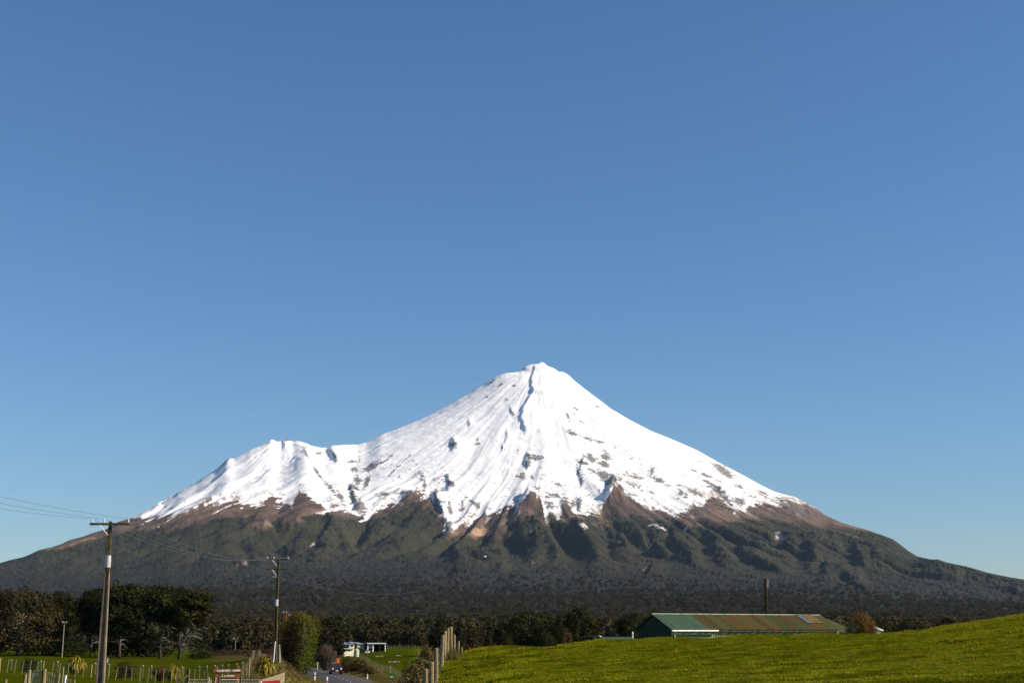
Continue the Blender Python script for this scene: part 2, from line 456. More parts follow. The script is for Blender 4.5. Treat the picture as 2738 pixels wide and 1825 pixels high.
gm = bpy.data.materials.new("pasture"); gm.use_nodes = True
nt = gm.node_tree; p = nt.nodes["Principled BSDF"]; p.inputs["Roughness"].default_value = .95; p.inputs["Specular IOR Level"].default_value = 0.0
a = nt.nodes.new("ShaderNodeAttribute"); a.attribute_name = "tint"
tc = nt.nodes.new("ShaderNodeTexCoord")
nz = nt.nodes.new("ShaderNodeTexNoise"); nz.inputs["Scale"].default_value = 3.2; nz.inputs["Detail"].default_value = 8; nz.inputs["Roughness"].default_value = .72
nt.links.new(tc.outputs["Object"], nz.inputs[0])
mr = nt.nodes.new("ShaderNodeMapRange"); mr.inputs[1].default_value = .3; mr.inputs[2].default_value = .7; mr.inputs[3].default_value = .66; mr.inputs[4].default_value = 1.34
nt.links.new(nz.outputs[0], mr.inputs[0])
mx = nt.nodes.new("ShaderNodeMix"); mx.data_type = 'RGBA'; mx.blend_type = 'MULTIPLY'; mx.inputs[0].default_value = 1.0
nt.links.new(a.outputs["Color"], mx.inputs[6]); nt.links.new(mr.outputs[0], mx.inputs[7])
nt.links.new(mx.outputs[2], p.inputs["Base Color"])
b = nt.nodes.new("ShaderNodeBump"); b.inputs["Strength"].default_value = .9; b.inputs["Distance"].default_value = .18
nt.links.new(nz.outputs[0], b.inputs["Height"]); nt.links.new(b.outputs[0], p.inputs["Normal"])
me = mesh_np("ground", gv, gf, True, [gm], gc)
go = tag(link("ground", me), "rolling green pasture with dry grass along the road verges", None, kind="structure")

# ------------------------------------------------------------------ road
asph = mat("asphalt", (.047, .039, .035), (.064, .054, .048), 1.2, .85, .3, 40)
rk = RT > 6
n = int(rk.sum()); Lf = RC[rk]; Nn = RN[rk]
offs = np.array([-ROAD_W - .25, -ROAD_W, 0, ROAD_W, ROAD_W + .25]); camber = np.array([-.16, -.03, .04, -.03, -.16])
rv = np.stack([np.stack([Lf[:, 0] + Nn[:, 0] * o, Lf[:, 1] + Nn[:, 1] * o, Lf[:, 2] + c + .02], -1) for o, c in zip(offs, camber)], 1)
a_, b_ = np.meshgrid(np.arange(n - 1), np.arange(4), indexing='ij')
rf = np.stack([a_ * 5 + b_, a_ * 5 + b_ + 1, (a_ + 1) * 5 + b_ + 1, (a_ + 1) * 5 + b_], -1).reshape(-1, 4)
road = tag(link("road", mesh_np("road", rv, rf, True, [asph])), "two lane sealed country road curving away between grass banks", None, kind="structure")
paint = mat("road_paint", (.42, .41, .38), (.55, .54, .5), 6, .7)
mb = MB()
for s0 in np.arange(120, _t[-1] - 12, 6.2):
    q = _cr(np.array([s0, s0 + .9, s0 + 1.8])); i = int(s0); nn = RN[min(i, len(RN) - 1)]
    vs = []
    for pnt in q:
        for o in (-.07, .07): vs.append((pnt[0] + nn[0] * o, pnt[1] + nn[1] * o, pnt[2] + .068))
    mb.add(vs, [(0, 1, 3, 2), (2, 3, 5, 4)])
tag(mb.build("centre_line_marking", paint, road), None, None)

# ------------------------------------------------------------------ the mountain
SKY = [(-900, 1640), (-500, 1590), (-200, 1545), (0, 1504), (27, 1496), (63, 1488), (80, 1481), (105, 1469), (138, 1462), (165, 1453), (187, 1442), (220, 1434), (252, 1422), (283, 1414), (316, 1394), (344, 1386), (400, 1358),
       (460, 1323), (525, 1288), (576, 1255), (598, 1236), (606, 1228), (614, 1225), (627, 1225), (671, 1201), (698, 1191), (714, 1181), (724, 1175), (729, 1174), (739, 1179), (755, 1180), (760, 1175), (767, 1172), (775, 1176), (783, 1180), (794, 1178), (802, 1179), (821, 1185), (833, 1191), (858, 1196),
       (875, 1196), (882, 1192), (889, 1190.5), (919, 1188), (955, 1188), (980, 1181), (1019, 1161), (1057, 1148), (1100, 1131), (1150, 1108), (1196, 1083), (1252, 1051), (1288, 1030), (1313, 1014), (1329, 1005), (1354, 996),
       (1372, 995.5), (1390, 993), (1394, 988), (1401, 981), (1418, 974), (1438, 972.5), (1443, 970), (1448, 967.5), (1454, 969), (1464, 978), (1479, 983), (1494, 993), (1506, 994), (1520, 1002), (1538, 1019), (1563, 1039),
       (1591, 1060), (1635, 1093), (1686, 1123), (1740, 1151), (1793, 1172), (1862, 1202), (1925, 1237), (1982, 1267), (2033, 1295), (2068, 1312), (2089, 1318), (2122, 1326), (2150, 1339), (2181, 1357), (2206, 1376),
       (2250, 1396), (2290, 1408), (2317, 1415), (2360, 1430), (2387, 1440), (2406, 1454), (2431, 1473), (2452, 1486), (2488, 1494), (2507, 1494), (2534, 1503), (2588, 1514), (2642, 1530), (2696, 1541), (2738, 1548),
       (2900, 1585), (3200, 1630), (3700, 1660)]
SA = np.array([tan_az(x, y) for x, y in SKY]); SE = np.array([elev(y) for x, y in SKY])
YP = 11000.0
PX_, PZ_ = tan_az(1448, 968) * YP, elev(968) * YP
FY = 10350.0
FX_, FZ_ = tan_az(760, 1177) * FY, elev(1177) * FY

na = 1520
acol = np.linspace(-0.50, 0.50, na)
# rows: about equal steps up the picture along the front of the cone
rr_ = np.array([0, 150, 500, 1000, 1600, 2200, 2700, 3300, 3900, 4500, 5500, 6600, 8000, 9000, 9700, 12000])
hh_ = np.array([PZ_, PZ_ - 100, 1905, 1590, 1245, 930, 705, 540, 425, 335, 210, 118, 40, 8, 1, -2])
from_r = np.linspace(0, 12000, 4001)
hf = np.interp(from_r, rr_, hh_)
kk = np.hanning(91); kk /= kk.sum()
hf_s = np.convolve(np.pad(hf, 45, 'edge'), kk, 'valid')
hf = np.where(from_r < 250, hf, hf_s)
Yt = np.linspace(1350, 10950, 3000)
Et = np.interp(YP - Yt, from_r, hf) / Yt
Et = np.maximum.accumulate(Et + np.linspace(0, .004, 3000))
rows = np.interp(np.linspace(Et[0], Et[-1], 540), Et, Yt)
rows = np.unique(np.concatenate([rows, np.linspace(1350, 6000, 70), np.linspace(10960, 11060, 6), np.linspace(11120, 13500, 22)]))
A2, YY = np.meshgrid(acol, rows)
XX = A2 * YY
# flank profiles from the skyline
lx = np.array([(PX_ - tan_az(x, y) * YP, elev(y) * YP) for x, y in SKY if x <= 1448 and not (380 < x < 985)])[::-1]
rx = np.array([(tan_az(x, y) * YP - PX_, elev(y) * YP) for x, y in SKY if x >= 1448])
bump_env = lambda lo, pk, hi, v: sstep(lo, pk, v) * (1 - sstep(pk, hi, v))

def cones(X, Y):
    """the main cone and the lesser one on its flank, with the spurs that run down from each"""
    dx, dy = X - PX_, Y - YP
    wx = 260 * fbm(X / 2300, Y / 2300, 3, 41); wy = 260 * fbm(X / 2300, Y / 2300, 3, 47)
    r0 = np.hypot(dx, dy); wf = sstep(0, 1500, r0)
    r = np.hypot(dx + wx * wf * .5, dy + wy * wf * .5)
    hfront = np.interp(r0 * .75 + r * .25, from_r, hf)
    hl = np.interp(r0, lx[:, 0], lx[:, 1]); hr_ = np.interp(r0, rx[:, 0], rx[:, 1])
    wside = np.abs(dx / np.maximum(r0, 1)) ** 2.2
    hM = hfront * (1 - wside) + np.where(dx < 0, hl, hr_) * wside
    rF = np.hypot(X - FX_, Y - FY)
    hF = FZ_ - .615 * np.sqrt(rF ** 2 + 70 ** 2) + 30 + .000062 * np.minimum(rF, 3200) ** 2
    k_ = 26.0; d_ = np.clip((hF - hM) / k_, -40, 40)
    wF = 1 / (1 + np.exp(-d_ / 1.6))
    z = hM + k_ * np.log1p(np.exp(d_))
    def ribs(cx, cy, rad, seed):
        th = np.arctan2(X - cx + wx * .9 * sstep(200, 2500, rad), -(Y - cy) + wy * .9 * sstep(200, 2500, rad))
        lr = np.log(np.maximum(rad, 60) / 1000)
        big = ridged(th * 3.4, lr * .55, 2, seed); mid = ridged(th * 8.5 + .6 * big, lr * .8, 2, seed + 11); fine = ridged(th * 26, lr * 1.3, 3, seed + 23, .6)
        return big, mid, fine
    q1, q2 = ribs(PX_, YP, r, 100), ribs(FX_, FY, rF, 160)
    Bg, Md, Fn = (u_ * (1 - wF) + v_ * wF for u_, v_ in zip(q1, q2))
    dcone = np.where(wF > .5, rF * 1.15 + 700, r)
    A_big = 8 + 24 * bump_env(900, 3300, 6800, dcone); A_mid = 3.5 + 34 * bump_env(1500, 3500, 6000, dcone); A_fine = 2.6 + 12 * bump_env(1500, 3500, 5900, dcone)
    calm = 1 - .55 * sstep(-.18, -.30, X / Y)                   # the far left flank is smoother
    z = z + (A_big * Bg + A_mid * Md * calm + A_fine * Fn * calm) * sstep(60, 500, np.minimum(r0, rF + 300))
    z = z + 5 * fbm(X / 90, Y / 90, 3, 61) * sstep(100, 900, r0) + 10 * fbm(X / 260, Y / 260, 3, 71) * sstep(500, 2500, r0)
    return z, wF, r * (1 - wF) + rF * wF, dcone, Fn

def to_px(Zq, A, Y):
    yc = np.tan(np.arctan(Zq / Y) - PITCH)
    return CX + FPX * A * (CT - yc * ST), CY - FPX * yc

def fit_sky(Zq, smooth, w0):
    E = Zq / YY; Emax = E.max(0); c = np.interp(acol, SA, SE) / Emax
    if smooth:
        k = np.hanning(smooth); k /= k.sum(); c = np.convolve(np.pad(c, smooth // 2, 'edge'), k, 'valid')
    w = sstep(w0, 1.0, E / Emax) if w0 > 0 else 1.0
    return np.where(Zq > 0, Zq * (1 + (c - 1) * w), Zq), c
Z, wF, rad, dcone, Fn = cones(XX, YY)
Z, c_sky = fit_sky(Z, 41, 0)

# ridges with a steep side to the left (in shade) - laid on the surface where the photograph shows them
def ridge_v(PXq, PYq, pts, A, wl, wr, ex=14):                   # running down the slope
    ys = np.array([q[1] for q in pts], float); xs = np.array([q[0] for q in pts], float)
    y0, y1 = ys.min(), ys.max(); o = ys.argsort()
    k = (PYq > y0 - ex) & (PYq < y1 + ex) & (PXq > xs.min() - 3 * wl - 9) & (PXq < xs.max() + 3 * wr + 9)
    out = np.zeros_like(PXq); x_, y_ = PXq[k], PYq[k]
    d = x_ - np.interp(y_, ys[o], xs[o]) + (1.5 + .35 * wl) * fbm(y_ / 9.0, np.full_like(y_, xs[0] * .01), 3, int(xs[0]))
    t = sstep(y0 - ex, y0 + ex * .4, y_) * sstep(y1 + ex, y1 - ex * .4, y_) * (.8 + .35 * fbm(y_ / 14, x_ / 60, 2, int(ys[0])))
    out[k] = A * t * np.where(d < 0, np.exp(-(d / wl) ** 2), np.exp(-np.abs(d / wr) ** 1.5)); return out
def ridge_h(PXq, PYq, pts, A, wu, wd, ex=14):                   # running across the slope, steep side uphill
    xs = np.array([q[0] for q in pts], float); ys = np.array([q[1] for q in pts], float)
    d = PYq - np.interp(PXq, xs, ys) + 3.5 * fbm(PXq / 12.0, np.full_like(PXq, ys[0]), 3, int(xs[0]))
    t = sstep(xs[0] - ex, xs[0] + ex, PXq) * sstep(xs[-1] + ex, xs[-1] - ex, PXq)
    return A * t * np.where(d < 0, np.exp(-(d / wu) ** 2), np.exp(-(d / wd) ** 2))
RIDGES = [([(1432, 984), (1422, 1012), (1422, 1034), (1428, 1047)], 26, 4.5, 60), ([(1428, 1050), (1412, 1075), (1400, 1098), (1396, 1122), (1406, 1152)], 30, 6, 60),
    ([(880, 1197), (889, 1213), (902, 1231)], 26, 5, 40), ([(812, 1200), (828, 1228), (857, 1273), (890, 1310), (930, 1352)], 5, 4, 30),
    ([(1212, 1175), (1216, 1186), (1214, 1200)], 30, 7, 26), ([(1256, 1126), (1258, 1138)], 16, 5, 16), ([(1197, 1275), (1205, 1290), (1200, 1312)], 20, 5, 24),
    ([(1357, 1152), (1356, 1172), (1352, 1182)], 14, 4, 20), ([(1345, 1192), (1344, 1202)], 14, 4, 14), ([(1365, 1090), (1372, 1108)], 10, 3, 20),
    ([(1412, 1212), (1416, 1224)], 18, 5, 26), ([(1408, 1226), (1412, 1246)], 20, 6, 18), ([(1522, 1148), (1535, 1164)], 14, 6, 20),
    ([(1517, 1098), (1520, 1112), (1532, 1128)], 8, 4, 26),
    ([(1640, 1284), (1637, 1305), (1634, 1330)], 62, 9, 70), ([(1560, 1230), (1552, 1262), (1560, 1295)], 22, 6, 36), ([(1546, 1325), (1552, 1362)], 22, 7, 20),
    ([(1420, 1320), (1404, 1345), (1390, 1375), (1378, 1405), (1362, 1436)], 74, 15, 70),
    ([(1163, 1325), (1168, 1345), (1186, 1372), (1202, 1415), (1208, 1428)], 30, 8, 40), ([(1118, 1310), (1106, 1350), (1080, 1400), (1040, 1440)], 46, 45, 50),
    ([(940, 1302), (950, 1335), (968, 1375)], 30, 7, 34), ([(1075, 1314), (1040, 1330), (1005, 1350)], 22, 8, 24),
    ([(882, 1372), (893, 1390), (880, 1420), (864, 1440), (866, 1456), (874, 1470)], 46, 12, 50),
    ([(706, 1392), (712, 1420), (700, 1440)], 22, 8, 40), ([(600, 1392), (588, 1425)], 16, 8, 40), ([(795, 1378), (800, 1400)], 18, 8, 30),
    ([(1425, 1395), (1432, 1430), (1436, 1455)], 34, 10, 40), ([(1545, 1388), (1560, 1420), (1580, 1460), (1600, 1490)], 42, 12, 50), ([(1628, 1395), (1640, 1440), (1650, 1485)], 34, 12, 50),
    ([(1655, 1400), (1668, 1440), (1680, 1470)], 26, 9, 40), ([(1735, 1450), (1745, 1490), (1742, 1530)], 40, 12, 50), ([(1800, 1420), (1810, 1450), (1850, 1490)], 36, 10, 50),
    ([(1895, 1415), (1905, 1450), (1930, 1500)], 36, 10, 44), ([(1925, 1305), (1945, 1330), (1962, 1358)], 20, 7, 30), ([(1990, 1335), (1995, 1345)], 16, 6, 16), 
    ([(1935, 1412), (1975, 1440), (2012, 1455)], 34, 10, 50), ([(1975, 1460), (2010, 1490), (2082, 1520)], 54, 14, 60), ([(2112, 1412), (2150, 1424), (2200, 1440)], 30, 10, 40),
    ([(2150, 1440), (2175, 1475), (2180, 1492)], 40, 14, 40), ([(2298, 1486), (2312, 1505), (2318, 1520)], 70, 20, 60), ([(2290, 1450), (2296, 1475)], 40, 14, 40), ([(2160, 1500), (2180, 1535), (2200, 1560)], 44, 14, 50),
    ([(2250, 1530), (2275, 1560), (2330, 1585)], 34, 12, 50), ([(2700, 1575), (2745, 1590)], 40, 14, 40), ([(2095, 1346), (2105, 1362), (2128, 1372)], 24, 7, 30), ([(2160, 1358), (2172, 1385)], 20, 7, 24)]
CROSS = [([(1212, 1466), (1235, 1474), (1300, 1468), (1350, 1470)], 46, 12, 45), ([(2335, 1470), (2400, 1492), (2480, 1508), (2570, 1526)], 40, 9, 40), ([(2200, 1522), (2250, 1524), (2310, 1524)], 40, 12, 40),
    ([(2090, 1425), (2150, 1438), (2240, 1440)], 26, 8, 34), ([(830, 1474), (850, 1474), (872, 1474)], 20, 8, 30)]

# rain: many drops run down the slopes, cut ravines and drop what they carry
CELL = 15.0
ex_, ey_ = np.arange(-5600, 5601, CELL), np.arange(3900, 11701, CELL)
EX, EY = np.meshgrid(ex_, ey_)
E0, ewF, erad, edc, _f = cones(EX, EY)
E0 = E0 * np.interp(EX / EY, acol, c_sky)
epx, epy = to_px(E0, EX / EY, EY)
for q in RIDGES:
    if min(y for _, y in q[0]) > 1385: E0 = E0 + .62 * ridge_v(epx, epy, *q)
for q in CROSS: E0 = E0 + .8 * ridge_h(epx, epy, *q)
def erode(H, batches, n, steps, seed, hard, cell):
    rg = np.random.default_rng(seed); h, w = H.shape; H = (H / cell).ravel().copy(); hard = hard.ravel()
    for bt in range(batches):
        x = rg.uniform(1, w - 2.01, n); y = rg.uniform(1, h - 2.01, n); dxv = np.zeros(n); dyv = np.zeros(n); vel = np.ones(n); wat = np.ones(n); sed = np.zeros(n)
        for st in range(steps):
            ix, iy = x.astype(int), y.astype(int); u_, v_ = x - ix, y - iy; i0 = iy * w + ix
            h00, h10, h01, h11 = H[i0], H[i0 + 1], H[i0 + w], H[i0 + w + 1]
            gx = (h10 - h00) * (1 - v_) + (h11 - h01) * v_; gy = (h01 - h00) * (1 - u_) + (h11 - h10) * u_
            hz_ = h00 * (1 - u_) * (1 - v_) + h10 * u_ * (1 - v_) + h01 * (1 - u_) * v_ + h11 * u_ * v_
            dxv = dxv * .12 - gx * .88; dyv = dyv * .12 - gy * .88
            l = np.sqrt(dxv ** 2 + dyv ** 2) + 1e-9; dxv /= l; dyv /= l
            nx, ny = np.clip(x + dxv, 1, w - 2.01), np.clip(y + dyv, 1, h - 2.01)
            jx, jy = nx.astype(int), ny.astype(int); a_, b_ = nx - jx, ny - jy; j0 = jy * w + jx
            hn = H[j0] * (1 - a_) * (1 - b_) + H[j0 + 1] * a_ * (1 - b_) + H[j0 + w] * (1 - a_) * b_ + H[j0 + w + 1] * a_ * b_
            dh = hn - hz_
            cap = np.maximum(-dh, .01) * vel * wat * 5.0
            dep = (dh > 0) | (sed > cap)
            amt = np.where(dep, np.where(dh > 0, np.minimum(dh, sed), (sed - cap) * .25), -np.minimum((cap - sed) * .30, np.maximum(-dh, 0)) * hard[i0])
            sed = np.maximum(sed - amt, 0)
            ch = 0
            for off, wt in ((0, (1 - u_) * (1 - v_)), (1, u_ * (1 - v_)), (w, (1 - u_) * v_), (w + 1, u_ * v_)):
                ch = ch + np.bincount(i0 + off, amt * wt, minlength=H.size)
            H += np.clip(ch, -.06, .03)
            vel = np.sqrt(np.clip(vel ** 2 - dh * 3.0, .05, 9)); wat *= .975; x, y = nx, ny
    return H.reshape(h, w) * cell
def blur(a, n):
    k = np.hanning(n + 2)[1:-1]; k /= k.sum()
    a = np.apply_along_axis(lambda q: np.convolve(np.pad(q, n // 2, 'edge'), k, 'valid'), 0, a)
    return np.apply_along_axis(lambda q: np.convolve(np.pad(q, n // 2, 'edge'), k, 'valid'), 1, a)
hard = .008 + .62 * bump_env(2700, 4500, 7600, edc) * (1 + .5 * fbm(EX / 900, EY / 900, 2, 88)) * (1 - .5 * sstep(-.18, -.30, EX / EY))
Ec = E0[::2, ::2]; dc = np.clip(erode(Ec, 9, 9000, 70, 3, hard[::2, ::2], 2 * CELL) - Ec, -95, 20)
E1 = E0 + blur(np.repeat(np.repeat(dc, 2, 0), 2, 1)[:E0.shape[0], :E0.shape[1]], 3)
E1 = E1 + np.clip(erode(E1, 4, 26000, 60, 4, hard, CELL) - E1, -50, 12)
DE = blur(E1 - E0, 3)
RELIEF = E1 - blur(E1, 21)
def sample(G, X, Y):
    fx = np.clip((X - ex_[0]) / CELL, 0, len(ex_) - 1.01); fy = np.clip((Y - ey_[0]) / CELL, 0, len(ey_) - 1.01)
    ix, iy = fx.astype(int), fy.astype(int); u_, v_ = fx - ix, fy - iy
    v = G[iy, ix] * (1 - u_) * (1 - v_) + G[iy, ix + 1] * u_ * (1 - v_) + G[iy + 1, ix] * (1 - u_) * v_ + G[iy + 1, ix + 1] * u_ * v_
    return v * sstep(ey_[0], ey_[0] + 900, Y) * sstep(ey_[-1], ey_[-1] - 300, Y)
PXm, PYm = to_px(Z, A2, YY)
add = sample(DE * .82, XX, YY) * (.30 + .70 * sstep(2600, 3800, dcone))
for q in RIDGES: add = add + (.62 if min(y for _, y in q[0]) > 1385 else 1.0) * ridge_v(PXm, PYm, *q)
for q in CROSS: add = add + .8 * ridge_h(PXm, PYm, *q)
relief = sample(RELIEF, XX, YY)
Z = Z + add
for sm, w0 in ((25, .55), (15, .80), (7, .94), (0, .975)): Z, _c = fit_sky(Z, sm, w0)
PXm, PYm = to_px(Z, A2, YY)

# ---- what grows or lies where: snow, bare rock, tussock, scrub, forest (base colours; a few shadow marks are painted as rock)
SNOW = [(-900, 1300), (200, 1340), (345, 1384), (392, 1386), (457, 1374), (494, 1366), (525, 1354), (552, 1333), (566, 1327), (570, 1350), (586, 1348), (620, 1336), (636, 1328), (644, 1352), (655, 1352), (705, 1344), (732, 1321), (750, 1333), (763, 1338), (780, 1358), (790, 1330), (800, 1313), (820, 1326), (841, 1342),
        (868, 1352), (885, 1346), (900, 1360), (952, 1376), (980, 1376), (1003, 1363), (1024, 1353), (1060, 1345), (1098, 1318), (1110, 1310), (1122, 1305), (1132, 1312), (1146, 1324), (1174, 1366), (1192, 1410), (1203, 1424), (1212, 1420), (1235, 1402), (1261, 1385), (1272, 1380), (1300, 1372), (1362, 1360), (1385, 1345), (1400, 1336), (1418, 1314),
        (1443, 1314), (1449, 1350), (1456, 1376), (1480, 1374), (1497, 1368), (1508, 1342), (1520, 1350), (1535, 1374), (1583, 1371), (1609, 1356), (1626, 1335), (1636, 1312), (1642, 1290), (1658, 1291), (1672, 1318), (1700, 1338), (1736, 1358), (1770, 1366), (1803, 1378), (1840, 1364), (1872, 1356), (1893, 1338), (1905, 1316), (1925, 1322),
        (1945, 1348), (1962, 1364), (1990, 1362), (2033, 1343), (2068, 1350), (2096, 1345), (2135, 1340), (2165, 1350), (2185, 1350), (2230, 1340), (3700, 1300)]
TUSS = [(-900, 1400), (0, 1450), (165, 1458), (287, 1432), (362, 1419), (440, 1408), (542, 1395), (610, 1386), (712, 1400), (800, 1392), (850, 1376), (889, 1372), (937, 1390), (980, 1394), (1057, 1374), (1108, 1352), (1154, 1362), (1197, 1424), (1229, 1434), (1334, 1438), (1387, 1395), (1430, 1372), (1453, 1393), (1543, 1377), (1629, 1388),
        (1731, 1383), (1737, 1392), (1829, 1403), (1918, 1406), (2033, 1390), (2068, 1392), (2135, 1405), (2198, 1413), (2250, 1418), (2340, 1420), (2420, 1400), (3700, 1380)]
def band(lst): xs, ys = zip(*lst); return np.interp(PXm, xs, ys)
th1 = np.where(wF > .5, np.arctan2(XX - FX_, FY - YY), np.arctan2(XX - PX_, YP - YY))
fing = fbm(th1 * 34, np.log(np.maximum(rad, 50)) * 2.0, 4, 201, .62); fing2 = fbm(XX / 38, YY / 38, 3, 211, .7); patch = fbm(XX / 230, YY / 230, 3, 221)
snow_lim = band(SNOW)
ragged = np.interp(PXm, [300, 700, 760, 950, 1150, 1400, 1700, 2000, 2250], [7, 12, 12, 12, 11, 16, 22, 26, 20])
streak = fbm(th1 * 95, np.log(np.maximum(rad, 50)) * 3.0, 3, 205, .65)
rl = np.clip(relief / 7.0, -1.6, 1.6)
sd = snow_lim - PYm + ragged * (1.05 * fing + .55 * patch) + 6 * fing2 + 5 * Fn - 3 * rl
sd = sd + 40 * np.clip(.95 * streak + .7 * fing2 - .2 * rl - .17, 0, 1)
snow = sstep(-2.5, 2.5, sd)
# thin broken cover near the snow's lower edge
thin = sstep(60, 0, sd) * sstep(.12, .34, fing2 * .75 + .75 * fing + .25 * patch + np.interp(PXm, [0, 900, 1250, 1700, 2100, 2738], [-.30, -.12, -.06, .05, .10, .05]))
snow *= 1 - .9 * thin
ROCKS_AND_SHADE = [(1208, 1188, 20, 8, .25, .6), (1430, 1223, 20, 7, .15, .95), (1411, 1238, 9, 10, 0, .9), (1396, 1273, 13, 9, .4, .7), (1424, 1276, 5, 5, 0, .5), (1532, 1158, 15, 6, .5, .8), (1571, 1172, 24, 5, .35, .65), (1605, 1181, 12, 4, .1, .7), (1541, 1093, 11, 4, .3, .6), (1536, 1105, 6, 4, 0, .5),
         (1520, 1113, 5, 14, -.3, .5), (1555, 1128, 24, 4, .55, .35), (1586, 1150, 12, 5, .5, .35), (1620, 1218, 13, 18, -.4, .55), (1584, 1228, 24, 8, .45, .75), (1612, 1238, 13, 9, .4, .8), (1560, 1237, 16, 5, .3, .8), (1590, 1262, 22, 5, .55, .6), (1613, 1270, 15, 11, .4, .95), (1645, 1275, 20, 8, .3, .8), (1632, 1287, 10, 9, 0, .9),
         (1545, 1260, 8, 14, -.2, .6), (1556, 1290, 7, 16, .3, .6), (1690, 1272, 36, 10, .3, .42), (1700, 1300, 40, 14, .4, .35), (996, 1246, 24, 8, -.5, .85), (949, 1254, 9, 6, 0, .9), (940, 1233, 22, 3.5, .05, .75), (961, 1228, 4, 7, 0, .6), (980, 1288, 6, 24, .3, .8), (955, 1286, 11, 14, .4, .7), (945, 1302, 18, 6, .5, .7),
         (892, 1213, 5, 16, -.5, .7), (852, 1212, 12, 5, 0, .6), (820, 1214, 4, 16, -.6, .55), (850, 1265, 4, 24, -.65, .6), (885, 1303, 5, 24, -.7, .6), (910, 1328, 8, 20, -.6, .7), (945, 1330, 9, 34, -.35, .75), (966, 1352, 10, 24, -.4, .75), (1034, 1228, 26, 4, -.65, .45), (1050, 1262, 34, 4, -.75, .35), (1090, 1225, 20, 4, -.7, .35),
         (1080, 1317, 30, 5, -.1, .75), (1032, 1320, 22, 6, -.2, .6), (1128, 1275, 10, 16, 0, .55), (1135, 1295, 6, 22, 0, .55), (1205, 1292, 9, 12, -.5, .8), (1165, 1320, 5, 20, .1, .8), (1180, 1340, 20, 5, .3, .8), (1176, 1362, 8, 26, -.45, .75), (1202, 1360, 6, 26, -.1, .75), (1235, 1355, 9, 22, .2, .55), (1180, 1305, 10, 12, 0, .3),
         (1262, 1340, 18, 4, .6, .7), (1278, 1350, 8, 9, 0, .7), (1200, 1410, 10, 18, -.3, .9), (1350, 1200, 3, 5, 0, .6), (1344, 1197, 3, 5, 0, .8), (1330, 1180, 10, 3, .5, .3), (1372, 1106, 4, 10, -.4, .55), (1354, 1066, 5, 6, 0, .5), (1300, 1060, 10, 8, 0, .3), (1335, 1030, 26, 5, -.6, .32), (1315, 1020, 20, 5, -.7, .3), (1372, 1030, 18, 6, .4, .28), (1400, 984, 8, 4, -.3, .35),
         (1598, 1087, 8, 3, .4, .55), (1276, 1178, 4, 12, .3, .4), (1278, 1185, 8, 8, 0, .4), (1480, 1325, 26, 14, .1, .5), (1470, 1345, 22, 9, 0, .6), (1476, 1355, 14, 8, 0, .7), (1435, 1305, 12, 6, .2, .6), (1500, 1300, 26, 8, .6, .4), (1528, 1345, 20, 16, .2, .6), (1510, 1342, 16, 12, 0, .7), (1550, 1345, 7, 24, .1, .8),
         (1762, 1285, 30, 8, .5, .5), (1743, 1255, 14, 16, -.4, .4), (1870, 1232, 16, 4, .4, .4), (1930, 1256, 36, 10, .55, .85), (1945, 1268, 20, 7, .55, .9), (1855, 1258, 10, 2.5, .35, .8), (1888, 1270, 16, 3.5, .38, .9), (1895, 1290, 30, 4, .5, .85), (1912, 1308, 22, 5, .5, .85), (1934, 1315, 8, 5, .2, .9), (1815, 1297, 8, 3, .1, .8), (1820, 1315, 12, 16, 0, .6), (1835, 1325, 12, 10, .3, .6),
         (1860, 1315, 36, 12, .3, .5), (1745, 1318, 14, 4, .6, .6), (1690, 1322, 18, 4, .15, .7), (1975, 1340, 20, 7, .3, .8), (1945, 1338, 22, 5, .8, .8), (2012, 1364, 16, 6, .3, .8), (1975, 1300, 20, 6, .4, .4), (2040, 1318, 30, 8, .4, .4), (2110, 1356, 24, 10, .5, .9), (2085, 1336, 34, 9, .25, .6), (2140, 1368, 26, 14, .5, .8), (2160, 1345, 14, 10, .5, .5), (2090, 1385, 22, 8, .5, .7),
         (1790, 1380, 20, 6, .3, .6), (1880, 1370, 26, 6, .1, .7), (600, 1233, 14, 4, -.75, .75), (768, 1175, 8, 4, .1, .8), (738, 1180, 5, 3, 0, .4)]
rock = np.zeros_like(Z); rn = fbm(XX / 17, YY / 17, 3, 231, .75)  # bare rock, plus some shadow lines and shaded hollows painted the same colour
for x, y, rx_, ry_, ro, s in ROCKS_AND_SHADE:
    u = (PXm - x) * math.cos(ro) + (PYm - y) * math.sin(ro); v = -(PXm - x) * math.sin(ro) + (PYm - y) * math.cos(ro)
    q = 1.25 - np.sqrt((u / rx_) ** 2 + (v / ry_) ** 2) - 1.15 * (1 - s)
    rock = np.maximum(rock, sstep(-.06, .22, np.where(q > -1, q + 1.0 * rn + .7 * fing2, -1)))
scat = fbm(XX / 20, YY / 20, 3, 233, .8) + .45 * streak + .35 * patch - .10 * sstep(0, 90, sd) - .55 * sstep(110, 300, sd)
rock = np.maximum(rock, .9 * sstep(.40, .56, scat + np.interp(PXm, [300, 650, 900, 1250, 1450, 1750, 2100], [-.3, -.16, -.03, -.05, .0, .05, .08])))
tuss = sstep(-9, 9, band(TUSS) - PYm + 13 * fing + 12 * patch + 5 * fing2 + 4 * rl - 4)
c_snow = np.array([.80, .778, .748]); c_rock = np.array([.105, .088, .080]); c_tus = np.array([.098, .063, .046]); c_scrub = np.array([.0265, .0245, .0125]); c_for = np.array([.0175, .0150, .0108])
nA = fbm(XX / 60, YY / 60, 3, 241)[..., None]; nB = fbm(A2 * 700, PYm / 2.2, 2, 251, .8)[..., None]; nC = fbm(XX / 420, YY / 420, 3, 261)[..., None]; nD = vnoise(A2 * 1240, PYm / 1.1, 271)[..., None]
golden = sstep(.1, .5, patch + .5 * fing)[..., None]
